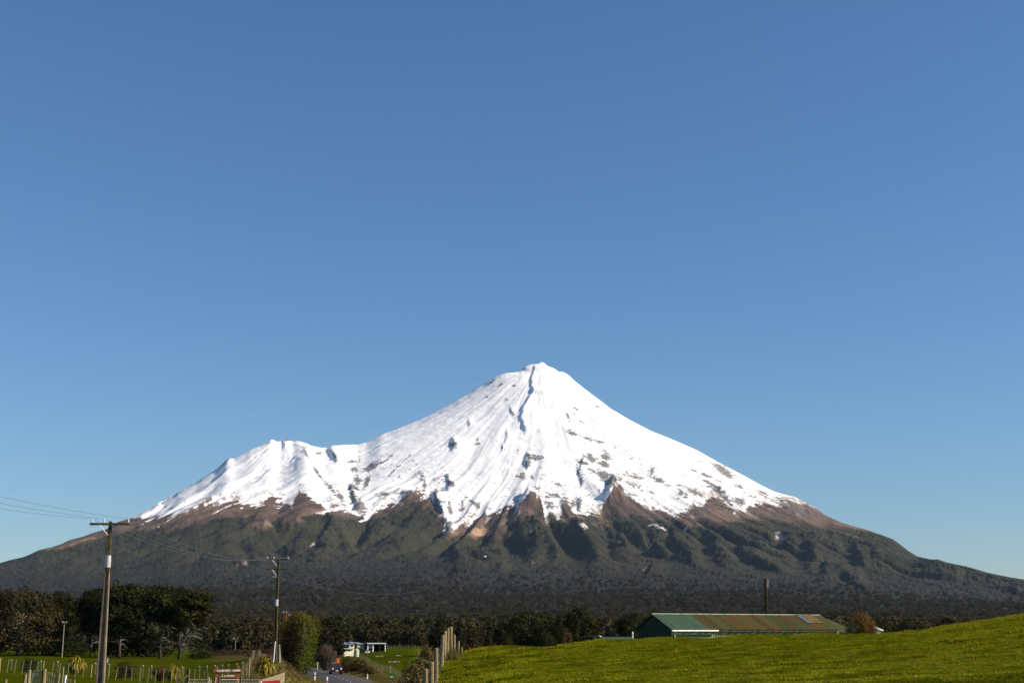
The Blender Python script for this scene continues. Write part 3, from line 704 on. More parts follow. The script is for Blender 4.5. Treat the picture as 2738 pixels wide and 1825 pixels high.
tcol = c_tus * (1 + .25 * nA + .25 * nC) * (1 - golden) + np.array([.165, .103, .066]) * golden
fz = sstep(1455, 1545, PYm + 26 * patch - np.interp(PXm, [0, 500, 1200, 2000, 2738], [30, 10, 0, 30, 45]))[..., None]
scol = c_scrub * (1 + .3 * nA + .35 * nC + .18 * nB) * (1 - fz) + c_for * (1 + .5 * nB + .35 * nD + .2 * nA + .3 * nC) * fz
tcol = tcol * (1 + .30 * fbm(XX / 16, YY / 16, 2, 265, .8)[..., None] + .28 * streak[..., None])
mcol = scol * (1 - tuss[..., None]) + tcol * tuss[..., None]
mcol = mcol * (1 - snow[..., None]) + c_snow * snow[..., None]
rk_ = (rock * sstep(-30, 0, sd + 25))[..., None] * .88
mcol = mcol * (1 - rk_) + c_rock * (1 + .4 * nA + .3 * nB) * rk_
# bare slips and small scars in the bush
for x, y, rx_, ry_, ro, s, c in ((1285, 1420, 36, 11, .05, .9, (.30, .185, .115)), (2088, 1434, 14, 13, .4, .8, (.42, .34, .30)), (837, 1455, 12, 2.5, -.6, .8, (.32, .27, .23)), (632, 1508, 6, 3, 0, .7, (.15, .11, .085)), (655, 1505, 7, 4, .2, .8, (.17, .125, .10)), (1737, 1500, 5, 10, -.3, .7, (.2, .15, .12)), (1725, 1520, 10, 3, -.8, .6, (.2, .13, .09)),
                               (1425, 1498, 4, 10, .2, .6, (.14, .085, .055)), (1562, 1405, 12, 7, .4, .8, (.45, .38, .34)), (1420, 1418, 4, 8, .4, .7, (.25, .2, .17)), (2128, 1446, 2, 6, 0, .6, (.25, .19, .15)), (1755, 1408, 36, 12, .3, .28, (.5, .45, .42)), (1832, 1412, 12, 10, .3, .5, (.5, .45, .42))):
    u = (PXm - x) * math.cos(ro) + (PYm - y) * math.sin(ro); v = -(PXm - x) * math.sin(ro) + (PYm - y) * math.cos(ro)
    q = sstep(-.05, .3, 1.2 - np.sqrt((u / rx_) ** 2 + (v / ry_) ** 2) - 1.1 * (1 - s) + .9 * fing2)[..., None]
    mcol = mcol * (1 - q) + np.array(c) * (1 + .3 * nA) * q
# rocks stand proud, the bush has a lumpy canopy, the snow slightly wind-worked
canopy = (1 - snow) * (1 - tuss); bare = (1 - snow) * tuss
Z = Z + bare * (3.2 * fbm(XX / 30, YY / 30, 3, 295, .75) + 2.6 * fbm(th1 * 120, np.log(np.maximum(rad, 50)) * 4, 3, 297, .7))
Z = Z + rock * 6 * (rn + .2) + snow * 1.6 * fbm(XX / 55, YY / 55, 2, 281) + canopy * (6.5 * fbm(XX / 34, YY / 34, 2, 291, .8) + 4.5 * vnoise(A2 * 620, YY / 26, 301)) * sstep(1400, 1800, YY)
Z, _c = fit_sky(Z, 0, .98)
# its foot runs out into the plain
tz = terrain(XX[rows < 2300].ravel(), YY[rows < 2300].ravel()).reshape(-1, na)
wt = sstep(2300, 1400, YY[rows < 2300])
Z[rows < 2300] = Z[rows < 2300] * (1 - wt) + (tz - .4) * wt
mcol = np.clip(mcol, .004, .9)
nrm = len(rows)
i_, j_ = np.meshgrid(np.arange(nrm - 1), np.arange(na - 1), indexing='ij')
mf = np.stack([i_ * na + j_, i_ * na + j_ + 1, (i_ + 1) * na + j_ + 1, (i_ + 1) * na + j_], -1).reshape(-1, 4)
mm = bpy.data.materials.new("mountain_cover"); mm.use_nodes = True
nt = mm.node_tree; p = nt.nodes["Principled BSDF"]; p.inputs["Roughness"].default_value = .9; p.inputs["Specular IOR Level"].default_value = .1
a = nt.nodes.new("ShaderNodeAttribute"); a.attribute_name = "tint"
tc = nt.nodes.new("ShaderNodeTexCoord"); nz = nt.nodes.new("ShaderNodeTexNoise"); nz.inputs["Scale"].default_value = .045; nz.inputs["Detail"].default_value = 6; nz.inputs["Roughness"].default_value = .7
nt.links.new(tc.outputs["Object"], nz.inputs[0])
mr = nt.nodes.new("ShaderNodeMapRange"); mr.inputs[1].default_value = .3; mr.inputs[2].default_value = .7; mr.inputs[3].default_value = .72; mr.inputs[4].default_value = 1.24
nt.links.new(nz.outputs[0], mr.inputs[0])
sp = nt.nodes.new("ShaderNodeSeparateColor"); nt.links.new(a.outputs["Color"], sp.inputs[0])
gt = nt.nodes.new("ShaderNodeMapRange"); gt.inputs[1].default_value = .7; gt.inputs[2].default_value = .35; nt.links.new(sp.outputs[2], gt.inputs[0])
mx = nt.nodes.new("ShaderNodeMix"); mx.data_type = 'RGBA'; mx.blend_type = 'MULTIPLY'
nt.links.new(gt.outputs[0], mx.inputs[0]); nt.links.new(a.outputs["Color"], mx.inputs[6]); nt.links.new(mr.outputs[0], mx.inputs[7])
nt.links.new(mx.outputs[2], p.inputs["Base Color"])
mountain = tag(link("mountain", mesh_np("mountain", np.stack([XX, YY, Z], -1), mf, True, [mm], mcol.reshape(-1, 3))),
               "snow capped volcanic cone with a lesser summit on its left shoulder and dark forest below", None, kind="structure")

# the air between here and the mountain
hz = bpy.data.materials.new("haze"); hz.use_nodes = True
nt = hz.node_tree; nt.nodes.remove(nt.nodes["Principled BSDF"])
pv = nt.nodes.new("ShaderNodeVolumePrincipled"); pv.inputs["Color"].default_value = (.53, .74, 1, 1); pv.inputs["Density"].default_value = HAZE
pv.inputs["Anisotropy"].default_value = 0.0
nt.links.new(pv.outputs[0], nt.nodes["Material Output"].inputs["Volume"])
zlo, zhi = min(float(gv[:, 2].min()), float(Z.min())) - 1.0, float(Z.max()) + 12
tag(MB().box((0, 0, (zlo + zhi) / 2), (32000, 32000, zhi - zlo)).build("haze", hz), "thin blue haze in the air", None, kind="stuff")
# ------------------------------------------------------------------ plants
def leaf_quads(cen, spread, per, size, rng, tints, aspect=.6, upb=0.0, jitter=.18):
    cen = np.asarray(cen, float); K = len(cen)
    spread = np.broadcast_to(np.asarray(spread, float), (K, 3)) if np.ndim(spread) <= 1 else np.asarray(spread)
    c = np.repeat(cen, per, 0) + rng.normal(size=(K * per, 3)) * np.repeat(spread, per, 0)
    t = np.repeat(np.asarray(tints, float), per, 0) * (1 + jitter * rng.normal(size=(K * per, 1)))
    ctr = cen.mean(0) * np.array([1, 1, .8])
    out = (c - np.repeat(cen, per, 0)) / (np.linalg.norm(spread, axis=1).mean() + 1e-9) + .9 * (c - ctr) / (np.abs(c - ctr).max() + 1e-9)
    nrm_ = out + np.array([0, 0, .25 + .5 * upb]) + .55 * rng.normal(size=(K * per, 3)); nrm_ /= np.linalg.norm(nrm_, axis=1, keepdims=True) + 1e-9
    u = np.cross(nrm_, rng.normal(size=(K * per, 3))); u /= np.linalg.norm(u, axis=1, keepdims=True) + 1e-9
    v = np.cross(nrm_, u)
    s = size * rng.uniform(.6, 1.3, (K * per, 1))
    V = np.stack([c - u * s, c + v * s * aspect, c + u * s, c - v * s * aspect], 1).reshape(-1, 3)
    F = np.arange(K * per * 4).reshape(-1, 4)
    return V, F, np.repeat(np.clip(t, .002, 1), 4, 0)

def crown_points(K, prof, H, zlo, zhi, rng, shell=.55, sq=1.0):
    z = rng.uniform(zlo, zhi, K * 3); a = rng.uniform(0, 2 * math.pi, K * 3)
    R = np.array([prof((q - zlo) / (zhi - zlo)) for q in z])
    keep = rng.random(K * 3) < (R / R.max()) ** 1.2 + .05
    z, a, R = z[keep][:K], a[keep][:K], R[keep][:K]
    r = R * np.sqrt(rng.uniform(shell ** 2, 1, len(z)))
    lump = 1 + .22 * np.sin(a * 3 + rng.uniform(0, 6)) * np.cos(z / H * 9 + rng.uniform(0, 6))
    return np.stack([np.cos(a) * r * lump, np.sin(a) * r * lump * sq, z * H], -1)

def mixcol(cols, K, rng):
    cols = np.asarray(cols, float); i = rng.integers(0, len(cols), K); f = rng.random((K, 1))
    return cols[i] * f + cols[rng.integers(0, len(cols), K)] * (1 - f)

def make_tree(name, label, cat, H, prof, zlo, zhi, K, per, leaf, spread, cols, seed, trunk_r=.35, lean=0.0, limbs=8, dead=0, bark='barkdark', fork=1, deadlen=3.0, shell=.5, leafmat='leaf', upb=.3, group=None, deadside=0.0):
    rng = np.random.default_rng(seed)
    t = thing(name, label, cat, group=group)
    pts = crown_points(K, prof, H, zlo, zhi, rng, shell)
    pts[:, 0] += lean * (pts[:, 2] / H) ** 1.3 * H
    V, F, C = leaf_quads(pts, spread, per, leaf, rng, mixcol(cols, len(pts), rng), upb=upb)
    mb = MB()
    for f in range(fork):
        a = rng.uniform(0, 6.28); off = 0 if fork == 1 else H * .13
        p = [Vector((lean * (k / 6) ** 1.3 * H * .94 + off * math.cos(a + f * 2.4) * (k / 6) ** .8 + .12 * trunk_r * rng.normal(), off * math.sin(a + f * 2.4) * (k / 6) ** .8, -.3 + (H * .92 + .3) * k / 6)) for k in range(7)]
        mb.tube(p, [trunk_r * (1.25 if k == 0 else (1 - k / 6.6) ** .8) / fork ** .45 for k in range(7)], 8)
    order = rng.permutation(len(pts))[:limbs]
    for i in order:
        q = Vector(pts[i]); zb = max(.12 * H, q.z - rng.uniform(.10, .28) * H)
        b = Vector((lean * (zb / H) ** 1.3 * H, 0, zb)); m = b.lerp(q, .55) + Vector((0, 0, -.02 * H))
        mb.tube([b, m, q], [trunk_r * .3, trunk_r * .2, trunk_r * .06], 5, 0, False)
    tr = mb.build('trunk', M[bark], t, smooth=True)
    if dead:
        for k in range(dead):
            md = MB()
            zb = rng.uniform(.10, .70) * H; a = rng.uniform(0, 6.28) if rng.random() > deadside else rng.uniform(-1.3, .5)
            L = deadlen * rng.uniform(.5, 1.2); b = Vector((lean * (zb / H) ** 1.3 * H, 0, zb)); d = Vector((math.cos(a), math.sin(a), 0))
            md.tube([b, b + d * L * .4 + Vector((0, 0, rng.uniform(-.05, .14) * L)), b + d * L * .75 + Vector((rng.normal() * .06 * L, 0, rng.uniform(-.12, .08) * L)), b + d * L - Vector((0, 0, rng.uniform(.05, .3) * L))], [.08, .062, .045, .015], 5, 0, False)
            if rng.random() < .8:
                e = b + d * L * .6 + Vector((0, 0, .06 * L)); md.tube([e, e + Vector((rng.normal() * .5, rng.normal() * .5, rng.uniform(-.2, .5))) * L * .35], [.04, .012], 4, 0, False)
            md.build('dead_branch', M['deadwood'], t)
    link('crown', mesh_np('crown', V, F, False, [M[leafmat]], C), t)
    t['H'] = H; t['R'] = float(np.abs(pts[:, :2]).max())
    return t

def place(t, px, D, top=None, w=None, rz=None, dz=0.0, h=None):
    g = gp(px, D, dz); t.location = g
    H, R = t['H'], t['R']
    zt = elev(top) * D - g.z if top is not None else (h or H)
    sz = zt / H; sx = w * mpp(D) / (2 * R) if w else sz
    t.scale = (sx, sx, sz)
    if rz is not None: t.rotation_euler = (0, 0, rz)
    return t

def again(t, label=None, group=None):
    c = copy_tree(t)
    if label: c['label'] = label
    if group: c['group'] = group
    return c

dome = lambda f: math.sqrt(max(0.0, 1 - (abs(f - .38) / .64) ** 2.2)) if f > .38 else .62 + f
PINE = [(.018, .022, .007), (.030, .034, .009), (.045, .045, .011), (.012, .015, .006)]
MACRO = [(.030, .028, .009), (.042, .036, .011), (.02, .02, .008), (.055, .045, .014)]
CON = [(.016, .018, .008), (.024, .025, .009), (.034, .03, .012)]

def pine(label, seed, H=18, R=4.2, zlo=.42, dead=14, lean=0.0, **k):
    return make_tree("pine_tree", label, "tree", H, lambda f: R * (dome(f)), zlo, 1.0, 120, 60, .34, (.9, .9, .40), PINE, seed, .30, lean, 16, dead, 'barkdark', group="pines at the far side of the left field", upb=.8, **k)

spreading = make_tree("spreading_tree", "broad dark spreading tree with pale bare limbs at the left edge of the picture", "tree", 15, lambda f: 8.5 * math.sqrt(max(0, 1 - (f * .92) ** 3)) * (.75 + .25 * min(1, f * 4)), .10, 1.0, 190, 60, .33, (1.0, 1.0, .5), MACRO, 11, .6, 0, 34, 44, 'bark', 3, 6.0, .62, upb=.6)
place(spreading, 48, 318, 1572, 205)
for px, D, top, w, lean, zlo, dead, seed, lab in (
    (140, 352, 1583, 82, 0, .25, 8, 21, "dark rounded pine standing just right of the broad spreading tree"),
    (180, 345, 1593, 52, 0, .28, 10, 22, "shorter pine with sparse lower crown just left of the tall pole"),
    (243, 330, 1575, 82, 0, .38, 12, 23, "dark flat topped pine left of and behind the tall near pole"),
    (318, 322, 1556, 118, 0, .30, 7, 24, "highest dense domed pine just right of the tall near pole"),
    (368, 345, 1566, 66, 0, .36, 10, 25, "slender pine between the highest pine and the one with a pale straight trunk"),
    (428, 312, 1568, 104, 0, .50, 14, 26, "pine with a long pale straight trunk and broken lower branches"),
    (478, 340, 1574, 74, 0, .4, 8, 27, "narrow dark pine behind the leaning pine"),
    (484, 306, 1578, 132, .16, .50, 26, 28, "leaning pine with long pale dead branches at the right end of the grove")):
    t = pine(lab, seed, lean=lean, zlo=zlo, dead=dead, deadlen=4.6, deadside=.9 if lean else .2)
    place(t, px, D, top, w)
    if lean: t.location.x = tan_az(478) * D; t.scale.x = t.scale.y = 1.05
# understorey along the grove
def shrub(name, label, cat, H, R, K, per, leaf, cols, seed, group=None, stem='barkdark', spread=.22, zlo=.08, prof=None, leafmat='leaf', stems=7, flat=1.0):
    rng = np.random.default_rng(seed)
    t = thing(name, label, cat, group=group)
    prof = prof or (lambda f: R * math.sqrt(max(0, 1 - (f * 1.0 - .35) ** 2 / .45)))
    pts = crown_points(K, prof, H, zlo, 1.0, rng, .4, flat)
    sp = R * spread
    V, F, C = leaf_quads(pts, (sp, sp, sp * .8), per, leaf, rng, mixcol(cols, len(pts), rng), upb=.2)
    mb = MB()
    for k in range(stems):
        q = Vector(pts[rng.integers(len(pts))])
        mb.tube([Vector((q.x * .12, q.y * .12, -.2)), Vector((q.x * .5, q.y * .5, q.z * .55)), q], [.03 * R, .02 * R, .006 * R], 5, 0, False)
    mb.build('stem', M[stem], t)
    link('leaves', mesh_np('leaves', V, F, False, [M[leafmat]], C), t)
    t['H'] = H; t['R'] = R
    return t
for px, D, top, w, seed, lab in ((112, 335, 1700, 120, 31, "low dark undergrowth shrub beneath the two pines left of the tall pole"), (190, 340, 1716, 90, 32, "low dark undergrowth shrub with a small pole in front, under the pines"),
                            (300, 345, 1690, 140, 33, "black shaded thicket under the highest domed pine"), (400, 345, 1695, 130, 34, "shaded thicket under the pine with the pale straight trunk"), (535, 300, 1722, 66, 35, "dark green bush at the foot of the leaning pine")):
    place(shrub("undergrowth_bush", lab, "bush", 5, 3.4, 60, 30, .24, PINE, seed), px, D, top, w)

# ------------------------------------------------------------------ power poles and wires
def power_pole(name, label, top_z, arm_w, shaft_m='concrete', slot=True, w0=.44, w1=.17, band=None, second=None, lattice=False, ins=(-.9, -.35, .9), rz=0.0, base=Vector(), moss=None, stay=True):
    """base at the ground, top_z above it; arms across local X"""
    t = thing(name, label, "utility pole", base, rz)
    H = top_z; mb = MB()
    W = lambda z: w0 + (w1 - w0) * (z / H); Dp = lambda z: W(z) * .78
    def sect(z0, z1, m=0):
        if not slot or z0 >= moss - .01:
            mb.hexa([(-W(z0) / 2, -Dp(z0) / 2, z0), (W(z0) / 2, -Dp(z0) / 2, z0), (W(z0) / 2, Dp(z0) / 2, z0), (-W(z0) / 2, Dp(z0) / 2, z0)],
                    [(-W(z1) / 2, -Dp(z1) / 2, z1), (W(z1) / 2, -Dp(z1) / 2, z1), (W(z1) / 2, Dp(z1) / 2, z1), (-W(z1) / 2, Dp(z1) / 2, z1)], m)
        else:
            for s in (-1, 1):
                f0, f1 = W(z0) * .21, W(z1) * .21
                xs0 = sorted((s * W(z0) / 2, s * (W(z0) / 2 - f0))); xs1 = sorted((s * W(z1) / 2, s * (W(z1) / 2 - f1)))
                mb.hexa([(xs0[0], -Dp(z0) / 2, z0), (xs0[1], -Dp(z0) / 2, z0), (xs0[1], Dp(z0) / 2, z0), (xs0[0], Dp(z0) / 2, z0)],
                        [(xs1[0], -Dp(z1) / 2, z1), (xs1[1], -Dp(z1) / 2, z1), (xs1[1], Dp(z1) / 2, z1), (xs1[0], Dp(z1) / 2, z1)], m)
            if not lattice:
                mb.hexa([(-W(z0) * .29, -.03, z0), (W(z0) * .29, -.03, z0), (W(z0) * .29, .03, z0), (-W(z0) * .29, .03, z0)],
                        [(-W(z1) * .29, -.03, z1), (W(z1) * .29, -.03, z1), (W(z1) * .29, .03, z1), (-W(z1) * .29, .03, z1)], m)
            else:
                for z in np.arange(z0 + .4, z1, 1.6): mb.box((0, 0, z), (W(z) * .36, Dp(z) * .8, .18), m)
    moss = moss if moss is not None else H * .6
    sect(-.5, moss); sect(moss, H, 1)
    mb.build('shaft', [M[shaft_m], M['mosspole']], t)
    if band: MB().box((0, 0, (band[0] + band[1]) / 2), (W(band[0]) + .03, Dp(band[0]) + .03, band[1] - band[0])).build('white_band', M['sheath'], t)
    def arm(z, w, yy):
        a = MB().box((0, yy, z), (w, .10, .125)).build('crossarm', M['armwood'], t)
        for s in (-1, 1):
            MB().tube([(s * w * .24, yy - .08, z - .05), (s * W(z) * .5, yy - .02, z - .62)], .02, 5).build('brace', M['steel'], t)
        return a
    arm(H - .16, arm_w, -Dp(H) / 2 - .055)
    for x in ins:
        mb = MB(); zz = H - .098; y = -Dp(H) / 2 - .055
        mb.tube([(x, y, zz - .22), (x, y, zz + .05)], .014, 5)
        mb.tube([(x, y, zz + .03), (x, y, zz + .08), (x, y, zz + .085), (x, y, zz + .12), (x, y, zz + .125), (x, y, zz + .17), (x, y, zz + .2), (x, y, zz + .225)], [.055, .062, .035, .05, .03, .045, .045, .02], 8)
        mb.build('insulator', M['porcelain'], t)
    if second: arm(second, arm_w * 1.04, -Dp(second) / 2 - .055)
    t['tops'] = [(x, -Dp(H) / 2 - .055, H + .13) for x in ins]
    return t
def pole_at(name, label, px_top, py_top, px_base, D, arm_px, **k):
    b = gp(px_base, D); b.x = (at(px_top, py_top, D).x + tan_az(px_base) * D) / 2
    return power_pole(name, label, elev(py_top) * D - b.z, arm_px * mpp(D) * 1.02, base=b, **k)
P1 = pole_at("power_pole", "tall concrete power pole near the left edge with one crossarm and a white band", 291.7, 1393, 277, 76, 106, w0=.46, w1=.165, ins=(-1.0, -.33, 1.03), moss=6.6, rz=math.radians(2))
zb = P1.location.z
MB().tube([(0, 0, elev(1516) * 76 - zb), (0, 0, elev(1484) * 76 - zb)], [.165, .15], 16).build('white_band', M['sheath'], P1)
P2 = pole_at("power_pole", "dark power pole with two crossarms beside the tall clipped hedge", 743, 1491, 735, 136, 59, shaft_m='mosspole', w0=.44, w1=.18, ins=(-1.06, -.4, 1.05), moss=8.2, second=9.1, rz=math.radians(-2))
zb = P2.location.z
MB().tube([(0, 0, elev(1619) * 136 - zb), (0, 0, elev(1601) * 136 - zb)], [.185, .175], 16).build('white_band', M['sheath'], P2)
MB().box((-.28, -.1, elev(1541) * 136 - zb), (.36, .08, .09)).build('service_bracket', M['porcelain'], P2)
P3 = pole_at("power_pole", "power pole mostly hidden behind the hedge with its crossarm showing above", 780, 1635, 782, 196, 54, w0=.4, w1=.18, ins=(-1.3, -.88, 1.3), moss=3.0)
P4 = pole_at("power_pole", "two legged concrete pole rising behind the long green shed, seen end on", 2049, 1546, 2051, 128, 40, shaft_m='mosspole', w0=.42, w1=.28, ins=(), moss=6.4, lattice=True, rz=math.radians(72))
def thin_pole(label, px, top, D, armpx):
    g = gp(px, D); t = thing("thin_pole", label, "pole", g); H = elev(top) * D - g.z
    MB().tube([(0, 0, -.4), (0, 0, H)], [.13, .09], 7).build('shaft', M['deadwood'], t)
    MB().box((0, -.12, H - .15), (armpx * mpp(D), .1, .12)).build('crossarm', M['deadwood'], t)
    for s in (-.42, -.1, .42): MB().tube([(s * armpx * mpp(D), -.12, H - .09), (s * armpx * mpp(D), -.12, H + .2)], .05, 5).build('insulator', M['porcelain'], t)
thin_pole("small pale pole with a short crossarm standing before the dark pines", 166, 1662, 300, 13)
thin_pole("tiny grey pole in the gap right of the pine grove", 628, 1706, 420, 14)
thin_pole("slim pole on the house paddock corner above the ute", 896, 1735, 330, 7)

def wire(label, a, b, sag, group):
    a, b = Vector(a), Vector(b)
    pts = [a.lerp(b, k / 24) - Vector((0, 0, 4 * sag * (k / 24) * (1 - k / 24))) for k in range(25)]
    tag(MB().tube(pts, .0075, 5).build('overhead_wire', M['wire']), label, "wire", group)
def tops(P): return [Vector(P.location) + Matrix.Rotation(P.rotation_euler.z, 3, 'Z') @ Vector(q) for q in P['tops']]
t1, t2, t3 = tops(P1), tops(P2), tops(P3)
for k, (q, nm) in enumerate((((-600, 1243), "outer left"), ((-600, 1206), "inner left"), ((-600, 1178), "right"))):
    wire("thin wire running left from the %s insulator of the tall pole" % nm, at(*q, 40), t1[k], .25, "wires left of the tall pole")
    wire("sagging wire between the poles from the tall pole's %s insulator" % nm, t1[k], t2[k], 1.15, "wires between the two near poles")
    wire("thin wire from the %s insulator of the hedge pole down to the hidden pole" % nm, t2[k], t3[k], .8, "wires beyond the hedge pole")
wire("thin dark cable running right from the hedge pole across the foot of the mountain", Vector(P2.location) + Vector((.15, 0, elev(1543) * 136 - P2.location.z)), at(1120, 1580, 230), 1.0, "cable right of the hedge pole")
g = gp(731, 134); tt = thing("guy_guard", "slim white leaning pipe beside the foot of the hedge pole", "pipe", g)
MB().tube([(0, 0, -.2), (.13, .1, elev(1713) * 134 - g.z)], .05, 8).build('pipe', M['white'], tt)
g = gp(747, 137); tt = thing("pale_stump", "weathered pale stump in the shade right of the hedge pole", "stump", g)
MB().tube([(0, 0, -.2), (.02, 0, .6), (-.05, 0, elev(1722) * 137 - g.z)], [.17, .12, .07], 8).build('trunk', M['deadwood'], tt)

# ------------------------------------------------------------------ hedge, shrubs and flax beside the road
def hedge():
    rng = np.random.default_rng(51); D = 154
    g = gp(787, D); t = thing("clipped_hedge", "tall clipped roadside hedge, green on its sunny side and bronze on top", "hedge", g)
    H = elev(1640) * D - g.z; hw = 35 * mpp(D); L = 9.0
    K = 620; p = []
    while len(p) < K:
        q = rng.uniform(-1, 1, 3); f = (abs(q[0]) ** 7 + abs(q[1]) ** 6 + abs(q[2]) ** 8)
        if .22 < f < 1: p.append(q)
    p = np.array(p); zf = (p[:, 2] + 1) / 2
    taper = .62 + .42 * np.clip(zf * 1.7, 0, 1)
    lump = 1 + .10 * np.sin(p[:, 2] * 7 + p[:, 1] * 5) + .05 * rng.normal(size=K)
    pts = np.stack([p[:, 0] * hw * taper * lump + (zf - .5) * .1, p[:, 1] * L / 2 + L / 2 - 1, .2 + zf * (H - .2) * (1 - .10 * np.abs(p[:, 0]) ** 2 - .04 * np.maximum(-p[:, 0], 0))], -1)
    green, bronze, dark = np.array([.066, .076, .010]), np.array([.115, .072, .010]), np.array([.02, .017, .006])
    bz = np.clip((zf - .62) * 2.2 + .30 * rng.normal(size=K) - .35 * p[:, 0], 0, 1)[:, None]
    rs = np.clip(p[:, 0] * 1.3 + .1, 0, 1)[:, None]  # leaf colour darkens leftward: the side away from the sun painted in
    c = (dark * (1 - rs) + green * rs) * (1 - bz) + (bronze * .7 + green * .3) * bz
    V, F, C = leaf_quads(pts, (.27, .32, .27), 40, .10, rng, c * (1 + .2 * rng.normal(size=(K, 1))), .55, .2, .3)
    mb = MB()
    for k in range(9): mb.tube([(rng.uniform(-1.2, 1.2), rng.uniform(0, 6), -.2), (rng.uniform(-1.4, 1.4), rng.uniform(0, 6), H * .55), (rng.uniform(-1, 1), rng.uniform(0, 6), H * .9)], [.12, .08, .02], 6)
    mb.build('trunk', M['barkdark'], t)
    link('leaves', mesh_np('leaves', V, F, False, [M['leafplain']], C), t)
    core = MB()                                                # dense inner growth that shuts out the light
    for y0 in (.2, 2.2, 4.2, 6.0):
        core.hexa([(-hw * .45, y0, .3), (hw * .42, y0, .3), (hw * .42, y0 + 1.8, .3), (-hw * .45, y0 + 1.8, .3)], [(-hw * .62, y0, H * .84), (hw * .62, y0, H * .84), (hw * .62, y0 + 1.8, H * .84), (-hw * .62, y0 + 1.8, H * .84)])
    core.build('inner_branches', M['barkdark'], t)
    return t
hedge()

def bare_bush(name, label, cat, px, D, top, w, seed, stemmat='brownTwig', leafcols=None, n=260, per=8, leaf=.06, fan=1.0, twig=.012, base_w=.15, group=None):
    """many fine upright stems that fork towards a rounded top"""
    rng = np.random.default_rng(seed); g = gp(px, D); H = elev(top) * D - g.z; R = w * mpp(D) / 2
    t = thing(name, label, cat, g, group=group); mb = MB(); tips = []
    for k in range(n):
        a = rng.uniform(0, 6.28); f = math.sqrt(rng.random()); zt = H * (1.0 - .42 * f ** 2) * rng.uniform(.72, 1.0)
        d = Vector((math.cos(a), math.sin(a), 0)); b = d * R * base_w * f
        m = d * R * f * .72 * fan + Vector((0, 0, zt * .55)); e = d * R * f + Vector((rng.normal() * .05 * R, rng.normal() * .05 * R, zt))
        mb.tube([b - Vector((0, 0, .1)), m, e], [twig * 1.8, twig * 1.2, twig * .5], 4, 0, False)
        for j in range(3):
            s = m.lerp(e, rng.uniform(.1, .7)); q = s + Vector((rng.normal() * .16, rng.normal() * .16, rng.uniform(.1, .3))) * R * .9
            mb.tube([s, q], [twig * .7, twig * .3], 3, 0, False); tips.append(q)
        tips.append(e)
    mb.build('stem', M[stemmat], t)
    if leafcols:
        V, F, C = leaf_quads(np.array(tips), .09 * R, per, leaf, rng, mixcol(leafcols, len(tips), rng), .5)
        link('leaves', mesh_np('leaves', V, F, False, [M['leafplain']], C), t)
    t['H'] = H; t['R'] = R
    return t
bare_bush("bare_bush", "reddish bare twigs rising just above the clipped hedge", "bush", 768, 172, 1612, 50, 61, 'twig', n=120, twig=.02)
bare_bush("bare_bush", "grey brown leafless bush left of the ute at the road bend", "bush", 873, 258, 1716, 58, 62, 'brownTwig', [(.10, .075, .05), (.07, .05, .03)], n=220, per=5, leaf=.12, twig=.03)
bare_bush("twiggy_shrub", "bushy shrub with orange twig tips beside the right end of the long shed", "bush", 2308, 101, 1633, 78, 63, 'twig', [(.2, .10, .02), (.14, .085, .016), (.08, .06, .012)], n=330, per=7, leaf=.055, twig=.011, base_w=.28)
place(shrub("leafy_shrub", "dark shrub with glossy pale leaves at the foot of the orange twigged shrub", "bush", 2, 1, 40, 26, .06, [(.05, .055, .03), (.12, .12, .08), (.03, .03, .012)], 64), 2284, 100, 1664, 40)

def flax(label, px, D, top, w, seed, cols, py_base=None, n=230, lw=.05):
    rng = np.random.default_rng(seed); g = gp(px, D); H = elev(top) * D - g.z; R = w * mpp(D) / 2
    vs, fs, cs = [], [], []
    for k in range(n):
        a = rng.uniform(0, 6.28); out = rng.random() ** .55; L = rng.uniform(.7, 1.05)
        d = np.array([math.cos(a), math.sin(a), 0]); sd = np.array([-d[1], d[0], 0]); c = np.array(cols[rng.integers(len(cols))]) * rng.uniform(.7, 1.25); b = len(vs)
        b0 = d * R * .42 * out * rng.uniform(.2, 1.0); peak = H * L * (1.0 - .45 * out ** 2); tipz = peak * (1 - out ** 1.5 * rng.uniform(.5, 1.0))
        for j in range(6):
            s = j / 5; r = R * out * (.55 * s + .45 * s * s) * L; z = (peak * math.sin(min(1.0, s / .72) * math.pi / 2)) if s < .72 else peak + (tipz - peak) * ((s - .72) / .28) ** 1.3
            wd = lw * (.75 + .5 * math.sin(s * 3.0)) * (1 - .8 * s ** 4); pnt = b0 + d * r * .75 + np.array([0, 0, max(z, .03)]) + rng.normal(size=3) * .012
            tw = sd * math.cos(s * 1.2 + k) + np.array([0, 0, 1]) * math.sin(s * 1.2 + k) * .5
            vs += [pnt - tw * wd, pnt + tw * wd]; cs += [c, c]
        fs += [(b + 2 * j, b + 2 * j + 1, b + 2 * j + 3, b + 2 * j + 2) for j in range(5)]
    o = link("flax_bush", mesh_np("flax_bush", np.array(vs), np.array(fs), True, [M['leafplain']], np.array(cs)), None, g)
    return tag(o, label, "flax")
YEL = [(.34, .25, .02), (.24, .18, .018), (.10, .09, .012), (.42, .33, .06), (.06, .06, .01)]
flax("large yellow flax bush between the receding batten fence and the hedge", 710, 112, 1752, 70, 71, YEL, n=620)
flax("yellow flax clump in the left field just left of the tall pole", 205, 112, 1752, 62, 72, YEL, n=560)
flax("yellow flax behind the wire fence with a brown bush on its left", 466, 106, 1774, 52, 73, YEL, n=460)
bare_bush("brown_bush", "rusty brown rounded bush touching the left side of a yellow flax", "bush", 434, 107, 1776, 44, 74, 'twig', [(.15, .075, .03), (.1, .05, .02)], n=160, per=7, leaf=.05, twig=.012)
